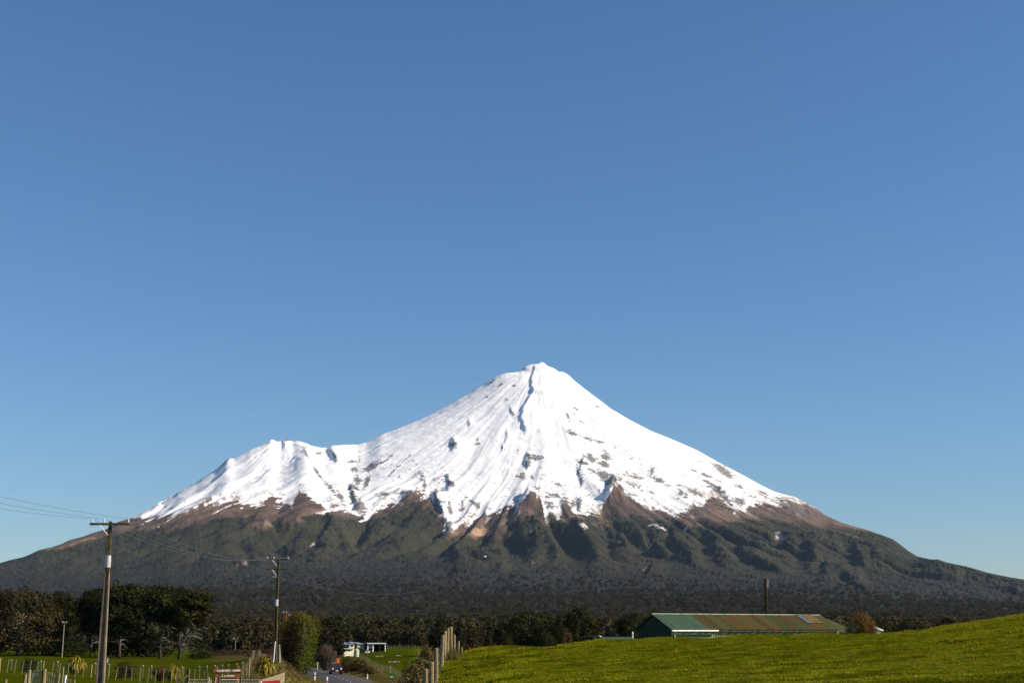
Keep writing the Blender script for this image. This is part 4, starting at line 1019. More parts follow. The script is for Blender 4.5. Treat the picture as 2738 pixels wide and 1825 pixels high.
for px, D, top, w, sd, lab in ((80, 108, 1758, 44, 75, "dark leafy shrub behind the fence left of the small metal gate"), (336, 108, 1768, 54, 76, "dark rounded shrub behind the fence right of the tall pole")):
    place(shrub("dark_shrub", lab, "bush", 2, 1, 60, 30, .075, [(.02, .022, .008), (.05, .055, .012), (.012, .012, .006)], sd), px, D, top, w)
# ------------------------------------------------------------------ fences
def post_mesh(h, r, seed=0, n=10):
    rng = random.Random(seed)
    return [(0, 0, -.4), (0, 0, h * .5), (0, 0, h - .02), (0, 0, h)], [r * 1.04, r, r * .97, r * .86]
t = thing("post_and_wire_fence", "row of stout round fence posts climbing over the crest of the green paddock", "fence", gp(1196, 62.5))
o = Vector(t.location); tipz = [1787, 1768, 1731, 1696, 1685.5, 1677, 1674, 1696, 1713, 1729]; rr = random.Random(4); prev = None
for (px, D, z), py in zip(FENCE, tipz):
    g = gp(px, D); h = elev(py) * D - g.z; l = Vector((rr.uniform(-.02, .04), rr.uniform(-.03, .03), 0))
    MB().tube([g - o + Vector((0, 0, -.4)), g - o + Vector((0, 0, h * .5)) + l * .5, g - o + Vector((0, 0, h - .03)) + l, g - o + Vector((0, 0, h)) + l], [.085, .08, .077, .066], 14).build('post', M['post'], t, smooth=False)
    cur = [g - o + Vector((.085, 0, h * f)) for f in (.2, .4, .58, .76, .93)]
    if prev:
        for a, b in zip(prev, cur): MB().tube([a, b], .003, 4).build('wire', M['wire'], t)
    prev = cur

def batten_fence(label, items, wires=(.25, .5, .75, .95), m_b='batten', m_p='post', name="batten_fence", wr=.004):
    """items: (px, D, top py or None, height, kind, lean)"""
    g0 = gp(items[0][0], items[0][1]); t = thing(name, label, "fence", g0); o = Vector(g0); prev = None
    for px, D, top, h, kind, ln in items:
        g = gp(px, D); h = elev(top) * D - g.z if top else h; w = {'b': .042 if D < 200 else .09, 'p': .11 if D < 200 else .15, 'd': .12, 'w': .035}[kind]
        q = g - o
        if kind in 'bw': MB().hexa([q + Vector((sx * w / 2, sy * w / 2, -.1)) for sx, sy in ((-1, -1), (1, -1), (1, 1), (-1, 1))], [q + Vector((sx * w / 2 + ln, sy * w / 2, h)) for sx, sy in ((-1, -1), (1, -1), (1, 1), (-1, 1))]).build('batten', M[m_b], t)
        else: MB().tube([q + Vector((0, 0, -.4)), q + Vector((ln, 0, h))], w / 2, 9).build('post', M['darkpost' if kind == 'd' else m_p], t)
        cur = [q + Vector((ln * f, -.04, h * f)) for f in wires]
        if prev:
            for a, b in zip(prev, cur): MB().tube([a, b], wr, 4).build('wire', M['wire'], t)
        prev = cur
    return t
FD = lambda px: 103 - px * .012
batten_fence("wire and batten fence along the near side of the left field", [(x, FD(x), y, 1, k, l) for x, y, k, l in (
    (-70, 1752, 'b', .1), (-45, 1754, 'b', .1), (-20, 1756, 'b', .12), (2, 1757, 'p', 0), (21, 1760, 'b', .13), (41, 1761, 'b', .10), (61, 1763, 'b', .12), (81, 1764, 'b', .1), (101, 1767, 'b', .1), (117, 1765, 'p', .05), (141, 1767, 'b', .12), (160, 1771, 'b', .12),
    (184, 1770, 'b', .05), (204, 1779, 'b', .03), (225, 1777, 'b', .08), (246, 1775, 'p', .03), (292, 1779, 'b', .06), (312, 1781, 'b', .14), (337, 1781, 'b', .10), (355, 1783, 'b', .02), (376, 1784, 'p', .05), (398, 1785, 'b', .08), (418, 1786, 'b', .06), (440, 1785, 'b', .02), (461, 1786, 'b', 0), (476, 1787, 'b', 0), (493, 1781, 'b', 0), (504, 1789, 'd', 0), (508, 1787, 'p', 0),
    (523, 1788, 'b', 0), (549, 1793, 'b', 0), (557, 1797, 'd', 0))])
batten_fence("electric fence of thin posts with pale insulators further out in the left field", [(x, 118, y, 1, 'w', 0) for x, y in ((33, 1762), (112, 1765), (157, 1766), (258, 1771), (295, 1774), (385, 1777), (408, 1778), (490, 1781), (536, 1779), (556, 1779), (577, 1777), (597, 1776), (613, 1775), (635, 1772), (650, 1769))], (.5, .95), 'deadwood', wr=.003)
fence2 = [t for t in COL.objects if t.get('label', '').startswith('electric')][0]
for c in list(fence2.children):
    if c.name.startswith('batten'):
        zt = max(v.co.z for v in c.data.vertices); xs = [v.co for v in c.data.vertices if v.co.z > zt - .01][0]
        MB().box((xs.x, xs.y - .03, zt - .03), (.075, .06, .09)).build('insulator', M['porcelain'], fence2)
its = [(648 + 62 * f ** .8, 104 + 105 * f, None, 1.15 + .1 * math.sin(f * 40), 'p' if i % 7 == 3 else 'b', .02) for i, f in enumerate([k / 25 for k in range(26)])]
batten_fence("dense batten fence running away beside the large yellow flax", its)
g = gp(667, 106); tt = thing("strainer_post", "pale yellowish strainer post in front of the receding batten fence", "fence post", g)
MB().tube([(0, 0, -.3), (.02, 0, .7), (0, 0, elev(1758) * 106 - g.z)], .055, 9).build('post', M['batten'], tt)
its = [(px, np.interp(px, [960, 985, 1010, 1045, 1076], [390, 300, 245, 235, 219]), np.interp(px, [960, 985, 1000, 1022, 1045, 1060, 1076], [1746, 1756, 1767, 1777, 1778, 1787, 1799]), 1, 'p' if i % 6 == 0 else 'b', .02) for i, px in enumerate(np.linspace(960, 1076, 34))]
batten_fence("close set batten fence along the top of the bank above the road", its)
# house paddock fence, far
batten_fence("low far fence in front of the dark wood right of the carport", [(x, 455, None, 1.1, 'p', 0) for x in range(1037, 1170, 9)], (.4, .7, .95), wr=.02)

def paling(label, segs, top, D0, name="paling_fence"):
    """segs: list of (px, D, top py)"""
    g0 = gp(segs[0][0], segs[0][1]); t = thing(name, label, "fence", g0); o = Vector(g0); last = None; rg = random.Random(int(segs[0][0]))
    for px, D, py in segs:
        x = tan_az(px) * D; zt = elev(py) * D; zb = gz(x, D); q = Vector((x, D, 0)) - o; q.z = 0
        MB().box((q.x, q.y, (zt - .03 + zb) / 2 - o.z), (.060, .02, zt - .03 - zb + rg.uniform(-.03, .02)), 0, .5).build('pale', M['paling'], t)
        c = Vector((q.x, q.y - .025, zt - o.z - .015))
        if last is not None:
            MB().tube([last, c], .022, 4).build('top_rail', M['white' if 'beneath' in label else 'paling'], t)
            MB().tube([last + Vector((0, .07, -.55)), c + Vector((0, .07, -.55))], .03, 4).build('lower_rail', M['paling'], t)
        last = c
paling("pale paling fence along the bottom edge, left of the brown farm sign", [(508 + k * 4.6, 88, 1815 + .25 * (k % 2)) for k in range(14)], 0, 88)
paling("pale paling fence directly beneath the brown farm sign", [(594 + k * 3.9, 88, 1815) for k in range(13)], 0, 88)
paling("pale paling fence just right of the farm sign, before the red board", [(650 + k * 4.0, 88, 1815.5) for k in range(13)], 0, 88)
paling("curved paling fence climbing the bank behind the red board", [(704 + 58 * (k / 20) ** .92, 89 + 22 * (k / 20), 1815 - 18.5 * (k / 20) ** 1.25) for k in range(21)], 0, 90)

# the small metal gate and the loose posts near it
g = gp(96, 64); t = thing("metal_gate", "small grey metal gate with upright bars between two round posts", "gate", g); o = Vector(g)
zt = elev(1795) * 64 - g.z
for k, px in enumerate((88, 92, 97.5, 103, 108, 114)):
    x = (px - 96) * mpp(64); MB().tube([(x, 0, zt - .9), (x + .07, 0, zt + (.08 if k % 2 else -.02))], .014, 6).build('bar', M['steel'], t)
MB().tube([(-.16, 0, zt - .03), (.38, 0, zt + .02)], .018, 6).build('top_rail', M['darkpost'], t)
MB().tube([(-.16, 0, zt - .34), (.38, 0, zt - .32)], .012, 6).build('middle_rail', M['steel'], t)
MB().tube([(-.16, 0, zt - .9), (.38, 0, zt - .88)], .018, 6).build('bottom_rail', M['steel'], t)
for px, top, D, r, m, lean, lab in ((72, 1800, 64, .085, 'post', 0, "round post standing against the left gate post"), (82, 1789, 65, .085, 'batten', 0, "pale topped left gate post with a wire round its neck"), (122, 1791, 64, .1, 'post', 0, "stout round right gate post with a small cap block"),
                              (21, 1815, 62, .07, 'post', 0, "short round post at the bottom left corner"), (159, 1799, 66, .05, 'batten', .06, "split pale post leaning in the short fence right of the gate"), (171, 1781, 68, .035, 'batten', .02, "tall thin dark and pale post left of the white post"),
                              (178, 1804, 66, .055, 'white', .03, "bright white post right of the small gate"), (204, 1816, 66, .05, 'post', 0, "low post at the bottom edge left of the tall pole"), (575, 1810, 86, .06, 'batten', .12, "pale leaning post in the gap of the paling fences"), (589, 1806, 87, .06, 'darkpost', 0, "dark mossy post left of the paling fence under the farm sign"),
                              (560, 1808, 86, .05, 'paling', .05, "pale post at the right end of the left paling fence"), (647, 1807, 87, .05, 'darkpost', 0, "dark post with a pale edge right of the farm sign")):
    g = gp(px, D); q = thing("gate_post" if 'gate post' in lab else "fence_post", lab, "fence post", g)
    MB().tube([(-lean, 0, -.3), (lean * .5, 0, (elev(top) * D - g.z) * .5), (lean, 0, elev(top) * D - g.z)], [r, r, r * .92], 12).build('post', M[m], q)
    if 'cap' in lab: MB().box((0, 0, elev(top) * D - g.z + .035), (.12, .12, .07)).build('cap', M['batten'], q)
batten_fence("short batten fence joining the right gate post to the white post", [(x, 66, y, 1, 'b', .05) for x, y in ((129, 1795), (135, 1796), (141, 1798), (147, 1802), (152, 1803))] + [(183, 66, 1812, 1, 'b', .04), (191, 66, 1814, 1, 'b', .04)], (.6, .9))
g = gp(494, 92); q = thing("diagonal_stay", "pale timber stay propped diagonally against a dark fence post", "stay", g)
MB().tube([(-.30, 0, elev(1824) * 92 - g.z), (.26, 0, elev(1805) * 92 - g.z)], .055, 9).build('timber', M['batten'], q)

# ------------------------------------------------------------------ signs and markers
D = 96.0; g = gp(611, D); t = thing("farm_sign", "brown timber farm sign on two posts with white lettering CLEARVIEW FARMS", "sign", g, math.radians(24)); o = Vector(g); m1 = mpp(D)
zz = lambda py: elev(py) * D - g.z
for px in (581.5, 639): MB().box(((px - 611) * m1, .06, (zz(1779) - .3) / 2), (8 * m1, .16, zz(1779) + .3)).build('post', M['brownpaint'], t)
MB().box((0, -.075, zz(1791.5)), (79 * m1, .06, 7 * m1)).build('upper_board', M['brownpaint'], t)
MB().box(((613 - 611) * m1, -.025, zz(1806)), (43 * m1, .05, 8.5 * m1)).build('lower_board', M['brownpaint'], t)
def lettering(txt, x, z, size, y, parent, m, rz=0, spacing=1.0):
    cu = bpy.data.curves.new('lettering', 'FONT'); cu.body = txt; cu.size = size; cu.extrude = .004; cu.align_x = 'CENTER'; cu.align_y = 'CENTER'; cu.space_character = spacing; cu.offset = .002; cu.materials.append(m)
    tmp = bpy.data.objects.new('lettering_source', cu); COL.objects.link(tmp); dg = bpy.context.evaluated_depsgraph_get(); me = bpy.data.meshes.new_from_object(tmp.evaluated_get(dg)); bpy.data.objects.remove(tmp)
    me.materials.clear(); me.materials.append(m)
    o = bpy.data.objects.new('lettering', me); COL.objects.link(o); o.parent = parent; o.location = (x, y, z); o.rotation_euler = (math.pi / 2, 0, rz); return o
lettering("CLEARVIEW   FARMS", (612 - 611) * m1, zz(1791.5), .18, -.112, t, M['white'], spacing=1.0)
lettering("P.  LA  BOURKE", (612 - 611) * m1, zz(1805.5), .13, -.056, t, M['white'])
D = 84.0; g = gp(727, D); t = thing("red_board", "red board with a pale edge at the bottom edge below the large flax", "sign", g, math.radians(22)); m1 = mpp(D); zz = lambda py: elev(py) * D - g.z
MB().hexa([(-24 * m1, -.02, zz(1850)), (24 * m1, -.02, zz(1850)), (24 * m1, .02, zz(1850)), (-24 * m1, .02, zz(1850))], [(-24 * m1, -.02, zz(1819.5)), (25.5 * m1, -.02, zz(1817)), (25.5 * m1, .02, zz(1817)), (-24 * m1, .02, zz(1819.5))]).build('panel', M['red'], t)
MB().hexa([(-26.5 * m1, -.03, zz(1850)), (-24.1 * m1, -.03, zz(1850)), (-24.1 * m1, .03, zz(1850)), (-26.5 * m1, .03, zz(1850))], [(-26.5 * m1, -.03, zz(1818)), (-24.1 * m1, -.03, zz(1818)), (-24.1 * m1, .03, zz(1818)), (-26.5 * m1, .03, zz(1818))]).build('edge_trim', M['cream'], t)
for s in (-15, 15): MB().box((s * m1, .06, zz(1850) / 2), (.07, .07, zz(1850) + .5)).build('leg', M['darkpost'], t)

def marker(label, px, top, D):
    g = gp(px, D); h = elev(top) * D - g.z; t = thing("edge_marker_post", label, "marker post", g, rz=.45, group="white road edge marker posts")
    MB().hexa([(-.075, -.03, -.3), (.075, -.03, -.3), (.06, .05, -.3), (-.06, .05, -.3)], [(-.075, -.03, h), (.075, -.03, h), (.06, .05, h - .06), (-.06, .05, h - .06)]).build('post', M['white'], t)
    MB().box((0, -.031, h * .66), (.158, .02, h * .15)).build('reflector_band', M['red'], t)
marker("white marker post on the left verge, nearest to the hedge", 844, 1796, 196)
marker("white marker post with a red band on the left verge at the bottom edge", 877, 1808, 166)
marker("white marker post on the right verge below the bank", 984, 1801, 205)
marker("white marker post low in the dry grass at the foot of the hedge bank", 778, 1819, 130)
g = gp(850, 282); t = thing("diamond_sign", "white diamond shaped back of a road sign on a post before the dark bend", "road sign", g); h = elev(1768) * 282 - g.z; a = 3.3 * mpp(282)
MB().tube([(0, .05, -.3), (0, .05, h)], .055, 8).build('post', M['white'], t)
zc = h - a * 1.0
MB().add([(-a, 0, zc), (0, 0, zc - a), (a, 0, zc), (0, 0, zc + a), (-a, .03, zc), (0, .03, zc - a), (a, .03, zc), (0, .03, zc + a)], [(0, 1, 2, 3), (7, 6, 5, 4), (0, 4, 5, 1), (1, 5, 6, 2), (2, 6, 7, 3), (3, 7, 4, 0)]).build('plate', M['white'], t)
g = gp(1051, 138); t = thing("street_sign", "green street name blade on a black and white striped post at the side road", "road sign", g); h = elev(1799) * 138 - g.z
for k in range(5): MB().tube([(0, 0, h * (-.15 + k * .2)), (0, 0, h * (-.15 + (k + 1) * .2))], .04, 8, 0).build('post', M['white' if k % 2 else 'black'], t)
MB().box((0, -.05, h - .11), (.42, .02, .2)).build('name_blade', M['signgreen'], t, None)
MB().box((-.1, -.05, h - .33), (.36, .02, .12)).build('lower_blade', M['white'], t)
g = gp(296, 74.6); q = at(287.5, 1764, 74.5); tt = tag(MB().box(q, (.05, .02, .26)).build('pole_tag', M['white']), "small white plate fixed to the right side of the tall pole", "plate")
tt.parent = P1; tt.matrix_parent_inverse = Matrix.Translation(P1.location).inverted() if P1.rotation_euler.z == 0 else (Matrix.Translation(P1.location) @ Matrix.Rotation(P1.rotation_euler.z, 4, 'Z')).inverted()
for k in ('label', 'category'): del tt[k]

# ------------------------------------------------------------------ the long shed behind the crest
D0 = 112.0; A0 = at(1791, 1679, D0); ang = math.radians(28)
u = Vector((math.cos(ang), math.sin(ang), 0)); v = Vector((-u.y, u.x, 0)); W, L = 5.2, 18.3
zf = gz(A0.x, A0.y) - .5
zr = elev(1641) * (D0 + 2.3)
shed = thing("long_shed", "long low green shed with a rusting sheet roof behind the paddock crest", "shed", (A0.x, A0.y, zf), ang)
ze, zr = A0.z - zf, zr - zf                                      # eave and ridge heights over its floor
mb = MB(); nrib = 76                                            # ribbed front wall
xs = np.linspace(.12, L - .12, nrib * 2 + 1); vs = []; fs = []
for i, x in enumerate(xs): vs += [(x, .03 + (.0 if i % 2 else .045), 0), (x, .03 + (.0 if i % 2 else .045), ze - .08)]
for i in range(len(xs) - 1): fs.append((2 * i, 2 * i + 2, 2 * i + 3, 2 * i + 1))
mb.add(vs, fs).build('front_wall', M['shedwall'], shed)
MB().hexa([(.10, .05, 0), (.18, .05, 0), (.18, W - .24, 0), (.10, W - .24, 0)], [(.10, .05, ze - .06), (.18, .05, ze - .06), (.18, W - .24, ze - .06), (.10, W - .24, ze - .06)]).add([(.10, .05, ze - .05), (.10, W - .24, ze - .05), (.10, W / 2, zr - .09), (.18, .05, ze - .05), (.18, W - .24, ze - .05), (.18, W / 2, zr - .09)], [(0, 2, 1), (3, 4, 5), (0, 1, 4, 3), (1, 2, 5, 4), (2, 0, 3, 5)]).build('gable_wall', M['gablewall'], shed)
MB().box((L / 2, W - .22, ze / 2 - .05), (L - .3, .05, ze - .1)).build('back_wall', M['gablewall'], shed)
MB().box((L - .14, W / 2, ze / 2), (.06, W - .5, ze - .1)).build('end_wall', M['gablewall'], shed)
nsh = 24; rg = random.Random(9); sw = L / nsh
def sheet(i, front):
    x0, x1 = i * sw, (i + 1) * sw + .02; n = 12; vs = []; fs = []
    yl, yh = (-.27, W / 2) if front else (W + .27, W / 2)
    lift = .012 * (i % 2) + rg.uniform(0, .006)
    for k in range(n + 1):
        x = x0 + (x1 - x0) * k / n; c = lift + .055 * k / n + (.016 if k % 2 else 0)
        vs += [(x, yl, ze - (zr - ze) * .27 / (W / 2) + c), (x, yh, zr + c)]
    for k in range(n): fs.append((2 * k, 2 * k + 2, 2 * k + 3, 2 * k + 1) if front else (2 * k + 1, 2 * k + 3, 2 * k + 2, 2 * k))
    return MB().add(vs, fs)
for i in range(nsh):
    m = 'greenroof' if i < 5 else 'oliveroof' if (i in (7, 15) or i > 21) else 'rustroof'
    s = sheet(i, True)
    if i in (20, 21):
        s.build('roof_sheet', M['rustroof'], shed)
        m2 = 'greyroof' if i == 20 else 'tanroof'
        x0, x1 = (i * sw + .12, (i + 1) * sw - .1) if i == 20 else (i * sw - .08, (i + 1) * sw + .45)
        f = lambda y, c: (y, ze + (zr - ze) * (y / (W / 2)) + c)
        MB().hexa([(x0, *f(.9, .10)), (x1, *f(.9, .10)), (x1, *f(W / 2 - .1, .10)), (x0, *f(W / 2 - .1, .10))], [(x0, *f(.9, .115)), (x1, *f(.9, .115)), (x1, *f(W / 2 - .1, .115)), (x0, *f(W / 2 - .1, .115))]).build('patch_sheet', M[m2], shed)
    else: s.build('roof_sheet', M[m], shed)
    sheet(i, False).build('roof_sheet', M['oliveroof'], shed)
MB().tube([(-.02, W / 2, zr + .02), (L + .04, W / 2, zr + .02)], .075, 6).build('ridge_cap', M['ridgecap'], shed)
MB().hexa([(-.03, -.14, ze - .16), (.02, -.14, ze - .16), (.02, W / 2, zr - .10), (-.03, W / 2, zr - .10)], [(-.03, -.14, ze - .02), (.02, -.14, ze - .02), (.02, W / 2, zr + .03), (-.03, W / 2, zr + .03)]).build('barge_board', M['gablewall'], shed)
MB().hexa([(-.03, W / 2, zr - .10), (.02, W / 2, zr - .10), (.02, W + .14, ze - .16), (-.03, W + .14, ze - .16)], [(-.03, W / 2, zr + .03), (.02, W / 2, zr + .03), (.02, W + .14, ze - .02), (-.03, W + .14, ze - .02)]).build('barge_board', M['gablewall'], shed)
MB().box((2.35, -.33, ze - .17), (4.7, .12, .12)).build('gutter', M['white'], shed)
MB().tube([(.45, -.32, ze - .2), (.45, -.16, ze - .34), (.45, -.05, ze - .4), (.45, -.05, .05)], .05, 8).build('downpipe', M['white'], shed)
MB().box((L * .63, -.22, ze - .2), (L * .74 - .3, .05, .07)).build('eave_trim', M['darkpost'], shed)
# lower lean-to roof at the shed's right end
MB().hexa([(L + .1, 1.2, zr - 1.5), (L + 3.2, 1.2, zr - 1.5), (L + 3.2, W, zr - .32), (L + .1, W, zr - .32)], [(L + .1, 1.2, zr - 1.45), (L + 3.2, 1.2, zr - 1.45), (L + 3.2, W, zr - .27), (L + .1, W, zr - .27)]).build('lean_to_roof', M['oliveroof'], shed)
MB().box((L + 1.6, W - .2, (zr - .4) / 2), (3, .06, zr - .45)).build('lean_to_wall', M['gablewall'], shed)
# small white building
D = 126.0; g = gp(2347, D); m1 = mpp(D); zz = lambda py: elev(py) * D - g.z
t = thing("white_outbuilding", "small white ribbed outbuilding with a sloping roof right of the twiggy shrub", "shed", g, math.radians(20))
xs = np.linspace(-22 * m1, 15 * m1, 31); vs = []; fs = []
for i, x in enumerate(xs):
    zt = zz(1673.2 + (x / m1 + 16) * .385); y = 0 if i % 2 else .03; vs += [(x, y, -.3), (x, y, zt)]
for i in range(30): fs.append((2 * i, 2 * i + 2, 2 * i + 3, 2 * i + 1))
MB().add(vs, fs).build('front_wall', M['white'], t)
MB().box((15 * m1 - .02, 1.5, zz(1688) / 2), (.05, 2.9, zz(1688))).build('side_wall', M['white'], t)
def slab(y0, y1, p0, p1, th, nm, m): MB().hexa([(-24 * m1, y0, zz(p0) - th), (20 * m1, y0, zz(p1) - th), (20 * m1, y1, zz(p1) - th), (-24 * m1, y1, zz(p0) - th)], [(-24 * m1, y0, zz(p0)), (20 * m1, y0, zz(p1)), (20 * m1, y1, zz(p1)), (-24 * m1, y1, zz(p0))]).build(nm, M[m], t)
slab(-.12, -.06, 1668, 1682.5, .125, 'barge_board', 'white'); slab(-.055, 3.2, 1668.4, 1682.9, .06, 'roof', 'greyroof')
# low green roof and vent seen just over the crest
D = 172.0; g = gp(1655, D); m1 = mpp(D); zz = lambda py: elev(py) * D - g.z
t = thing("low_green_building", "low building whose pale green roof just shows over the crest", "building", g)
MB().hexa([(-44 * m1, 0, zz(1709)), (44 * m1, 0, zz(1709)), (44 * m1, 2.6, zz(1702.2)), (-44 * m1, 2.6, zz(1702.2))], [(-44 * m1, 0, zz(1708.4)), (44 * m1, 0, zz(1708.4)), (44 * m1, 2.6, zz(1701.6)), (-44 * m1, 2.6, zz(1701.6))]).build('roof', M['greenroof'], t)
MB().box((0, 1.6, zz(1710) / 2), (84 * m1, 2.6, zz(1710))).build('wall', M['gablewall'], t)
x = 40 * m1; MB().tube([(x, 1.4, zz(1706)), (x, 1.4, zz(1695)), (x, 1.4, zz(1694)), (x, 1.4, zz(1690)), (x, 1.4, zz(1687.5))], [.085, .075, .11, .09, .02], 8).build('vent_pipe', M['white'], t)
# cow on the crest
def cow(px, D):
    g = gp(px, D); t = thing("cow", "black and white cow half hidden behind the paddock crest", "cow", g, math.radians(180))
    bpy_v = []; sk = []
    J = [((0, 0, 1.12), .34), ((.45, 0, 1.14), .36), ((.85, 0, 1.16), .33), ((1.12, 0, 1.22), .24), ((1.42, 0, 1.30), .17), ((1.66, 0, 1.33), .15), ((1.9, 0, 1.2), .11), ((2.02, 0, 1.12), .09),
         ((-.45, 0, 1.15), .36), ((-.8, 0, 1.17), .30), ((-1.0, 0, 1.05), .16),
         ((.85, .2, .75), .15), ((.86, .21, .42), .085), ((.85, .21, .04), .07), ((.85, -.2, .75), .15), ((.86, -.21, .42), .085), ((.85, -.21, .04), .07),
         ((-.75, .2, .8), .19), ((-.88, .21, .48), .09), ((-.82, .21, .04), .07), ((-.75, -.2, .8), .19), ((-.88, -.21, .48), .09), ((-.82, -.21, .04), .07),
         ((1.62, .24, 1.40), .05), ((1.62, -.24, 1.40), .05), ((-1.12, 0, .75), .03), ((-1.14, 0, .45), .04)]
    E = [(0, 1), (1, 2), (2, 3), (3, 4), (4, 5), (5, 6), (6, 7), (0, 8), (8, 9), (9, 10), (2, 11), (11, 12), (12, 13), (2, 14), (14, 15), (15, 16), (9, 17), (17, 18), (18, 19), (9, 20), (20, 21), (21, 22), (5, 23), (5, 24), (10, 25), (25, 26)]
    me = bpy.data.meshes.new('body'); me.from_pydata([j[0] for j in J], E, [])
    o = link('body', me, t); md = o.modifiers.new('skin', 'SKIN')
    for i, j in enumerate(J): me.skin_vertices[0].data[i].radius = (j[1], j[1])
    me.skin_vertices[0].data[0].use_root = True
    o.modifiers.new('smooth', 'SUBSURF').levels = 2; o.modifiers['smooth'].render_levels = 2
    m = mat("cow_hide", (.012, .011, .012), (.72, .69, .64), 1.15, .8, lo=.50, hi=.52, detail=1.0); o.data.materials.append(m)
    return t
_dummy = None
c_ = cow(1597, 215); s_c = .86; c_.scale = (s_c, s_c, s_c)
g = c_.location; c_.location.z = elev(1697.5) * 215 - 1.47 * s_c

# ------------------------------------------------------------------ farmhouse, garage, carport
D = 420.0; m1 = mpp(D)
def fr(px, D=D):                                                 # frame at a column: local x in metres from px, z from photo row
    g = gp(px, D); return g, (lambda x: (x - px) * mpp(D)), (lambda y: elev(y) * D - g.z)
g, lx_, lz = fr(946); house = thing("farmhouse", "white farmhouse with a slate grey hipped roof at the edge of the dark wood", "house", g, math.radians(28))
gb = -.6
def bx(parent, nm, m, x0, x1, y0, y1, p0, p1, base=False):
    z0, z1 = (gb if base else lz(p1)), lz(p0)
    return MB().box(((lx_(x0) + lx_(x1)) / 2, (y0 + y1) / 2, (z0 + z1) / 2), (lx_(x1) - lx_(x0), y1 - y0, z1 - z0)).build(nm, M[m], parent)
bx(house, 'wall', 'cream', 958, 974.5, 0, 7, 1721.2, 1730, True)
bx(house, 'wall', 'maroon', 944, 957.9, 1.6, 7, 1718.5, 1730, True)
bx(house, 'wall', 'cream', 930, 943.9, -.9, 6.9, 1722, 1733, True)
bx(house, 'wall', 'cream', 918, 929.9, 1.2, 6.8, 1722, 1733, True)
bx(house, 'painted_porch_shade', 'dark', 918.5, 929.5, 1.05, 1.19, 1724.3, 1728.3); bx(house, 'porch_rail', 'maroon', 917, 930, -.2, -.12, 1729, 1731.3)  # dark sheet standing in for the shade under the porch
w = bx(house, 'window', 'white', 933.6, 941.2, -.96, -.91, 1722.8, 1728.4)
for x0, x1 in ((934.2, 937.1), (937.7, 940.6)): bx(w, 'pane', 'glass', x0, x1, -1.0, -.965, 1723.4, 1727.8)
bx(house, 'window', 'glass', 966.4, 968.4, -.05, -.01, 1723.5, 1727)
bx(house, 'fascia', 'white', 919, 929.8, .9, 1.0, 1722, 1723.9)
def hip(x0, x1, y0, y1, pe, pr, xi0, xi1, m, nm='roof'):
    ze, zr = lz(pe), lz(pr); ym = (y0 + y1) / 2
    a = [(lx_(x0), y0, ze), (lx_(x1), y0, ze), (lx_(x1), y1, ze), (lx_(x0), y1, ze), (lx_(xi0), ym, zr), (lx_(xi1), ym, zr)]
    return MB().add(a, [(0, 1, 5, 4), (1, 2, 5), (2, 3, 4, 5), (3, 0, 4), (3, 2, 1, 0)]).build(nm, M[m], house)
hip(956.5, 976, -.5, 7.5, 1721, 1715.6, 961, 967, 'blueroof'); hip(940, 960, 1.0, 8, 1719, 1714.8, 945, 956, 'blueroof'); hip(916.5, 938, .6, 8, 1722, 1715.8, 921, 934, 'blueroof'); hip(929.5, 944.5, -1.2, 4, 1722, 1719.6, 932, 942, 'blueroof')
MB().tube([(lx_(954.3), 4.6, lz(1716)), (lx_(954.3), 4.6, lz(1712))], .14, 7).build('chimney_pipe', M['white'], house)
MB().box((lx_(951), 4.4, lz(1714.6)), (.7, .6, 1.0)).build('chimney', M['maroon'], house)
D2 = 395.0; g, lx_, lz = fr(932, D2); gar = thing("garage", "cream garage with a flat brownish roof in front of the farmhouse", "garage", g, math.radians(30))
bx(gar, 'wall', 'cream', 918.7, 946, 0, 6, 1733.4, 1744, True)
bx(gar, 'roof', 'oliveroof', 914.5, 947, -.6, 6.4, 1731, 1733.2); bx(gar, 'fascia', 'white', 914.6, 944, -.68, -.61, 1732, 1733.5)
w = bx(gar, 'window', 'white', 928.8, 936.4, -.07, -.01, 1733.9, 1738.3); bx(w, 'pane', 'glass', 929.6, 935.6, -.12, -.075, 1734.4, 1737.7)
g, lx_, lz = fr(953, D2 - 2); t = thing("water_tank", "pale green round water tank beside the cream garage", "tank", g)
zt = lz(1734.2); MB().tube([(0, 0, -.5), (0, 0, zt - .25), (0, 0, zt - .02), (0, 0, zt)], [6.6 * m1, 6.6 * m1, 4.5 * m1, .3], 24).build('tank_body', M['tank'], t)
MB().tube([(0, 0, zt), (0, 0, zt + .12)], .3, 10).build('lid', M['tank'], t)
g, lx_, lz = fr(1005, D); car = thing("carport_shed", "open fronted carport shed with a roller door in a white frame", "shed", g, math.radians(16))
bx(car, 'roof', 'greyroof', 978, 1032, -.6, 7, 1717.2, 1719.4); bx(car, 'fascia', 'white', 980, 1031, -.68, -.61, 1717.8, 1719.8)
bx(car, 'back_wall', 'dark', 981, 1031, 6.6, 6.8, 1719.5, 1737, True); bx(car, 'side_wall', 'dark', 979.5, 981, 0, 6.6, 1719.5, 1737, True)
bx(car, 'door_frame', 'white', 981.5, 984, -.25, 0, 1720, 1737, True); bx(car, 'door_frame', 'white', 995.6, 998.4, -.25, 0, 1720, 1737, True); bx(car, 'door_frame', 'white', 984.1, 995.5, -.25, 0, 1720, 1721.9)
rd = bx(car, 'roller_door', 'steel', 984.1, 995.5, -.1, -.04, 1722, 1732.2)
for k in range(5): bx(rd, 'door_slat', 'greyroof', 984.2, 995.4, -.16, -.105, 1722.3 + k * 2, 1723.7 + k * 2)
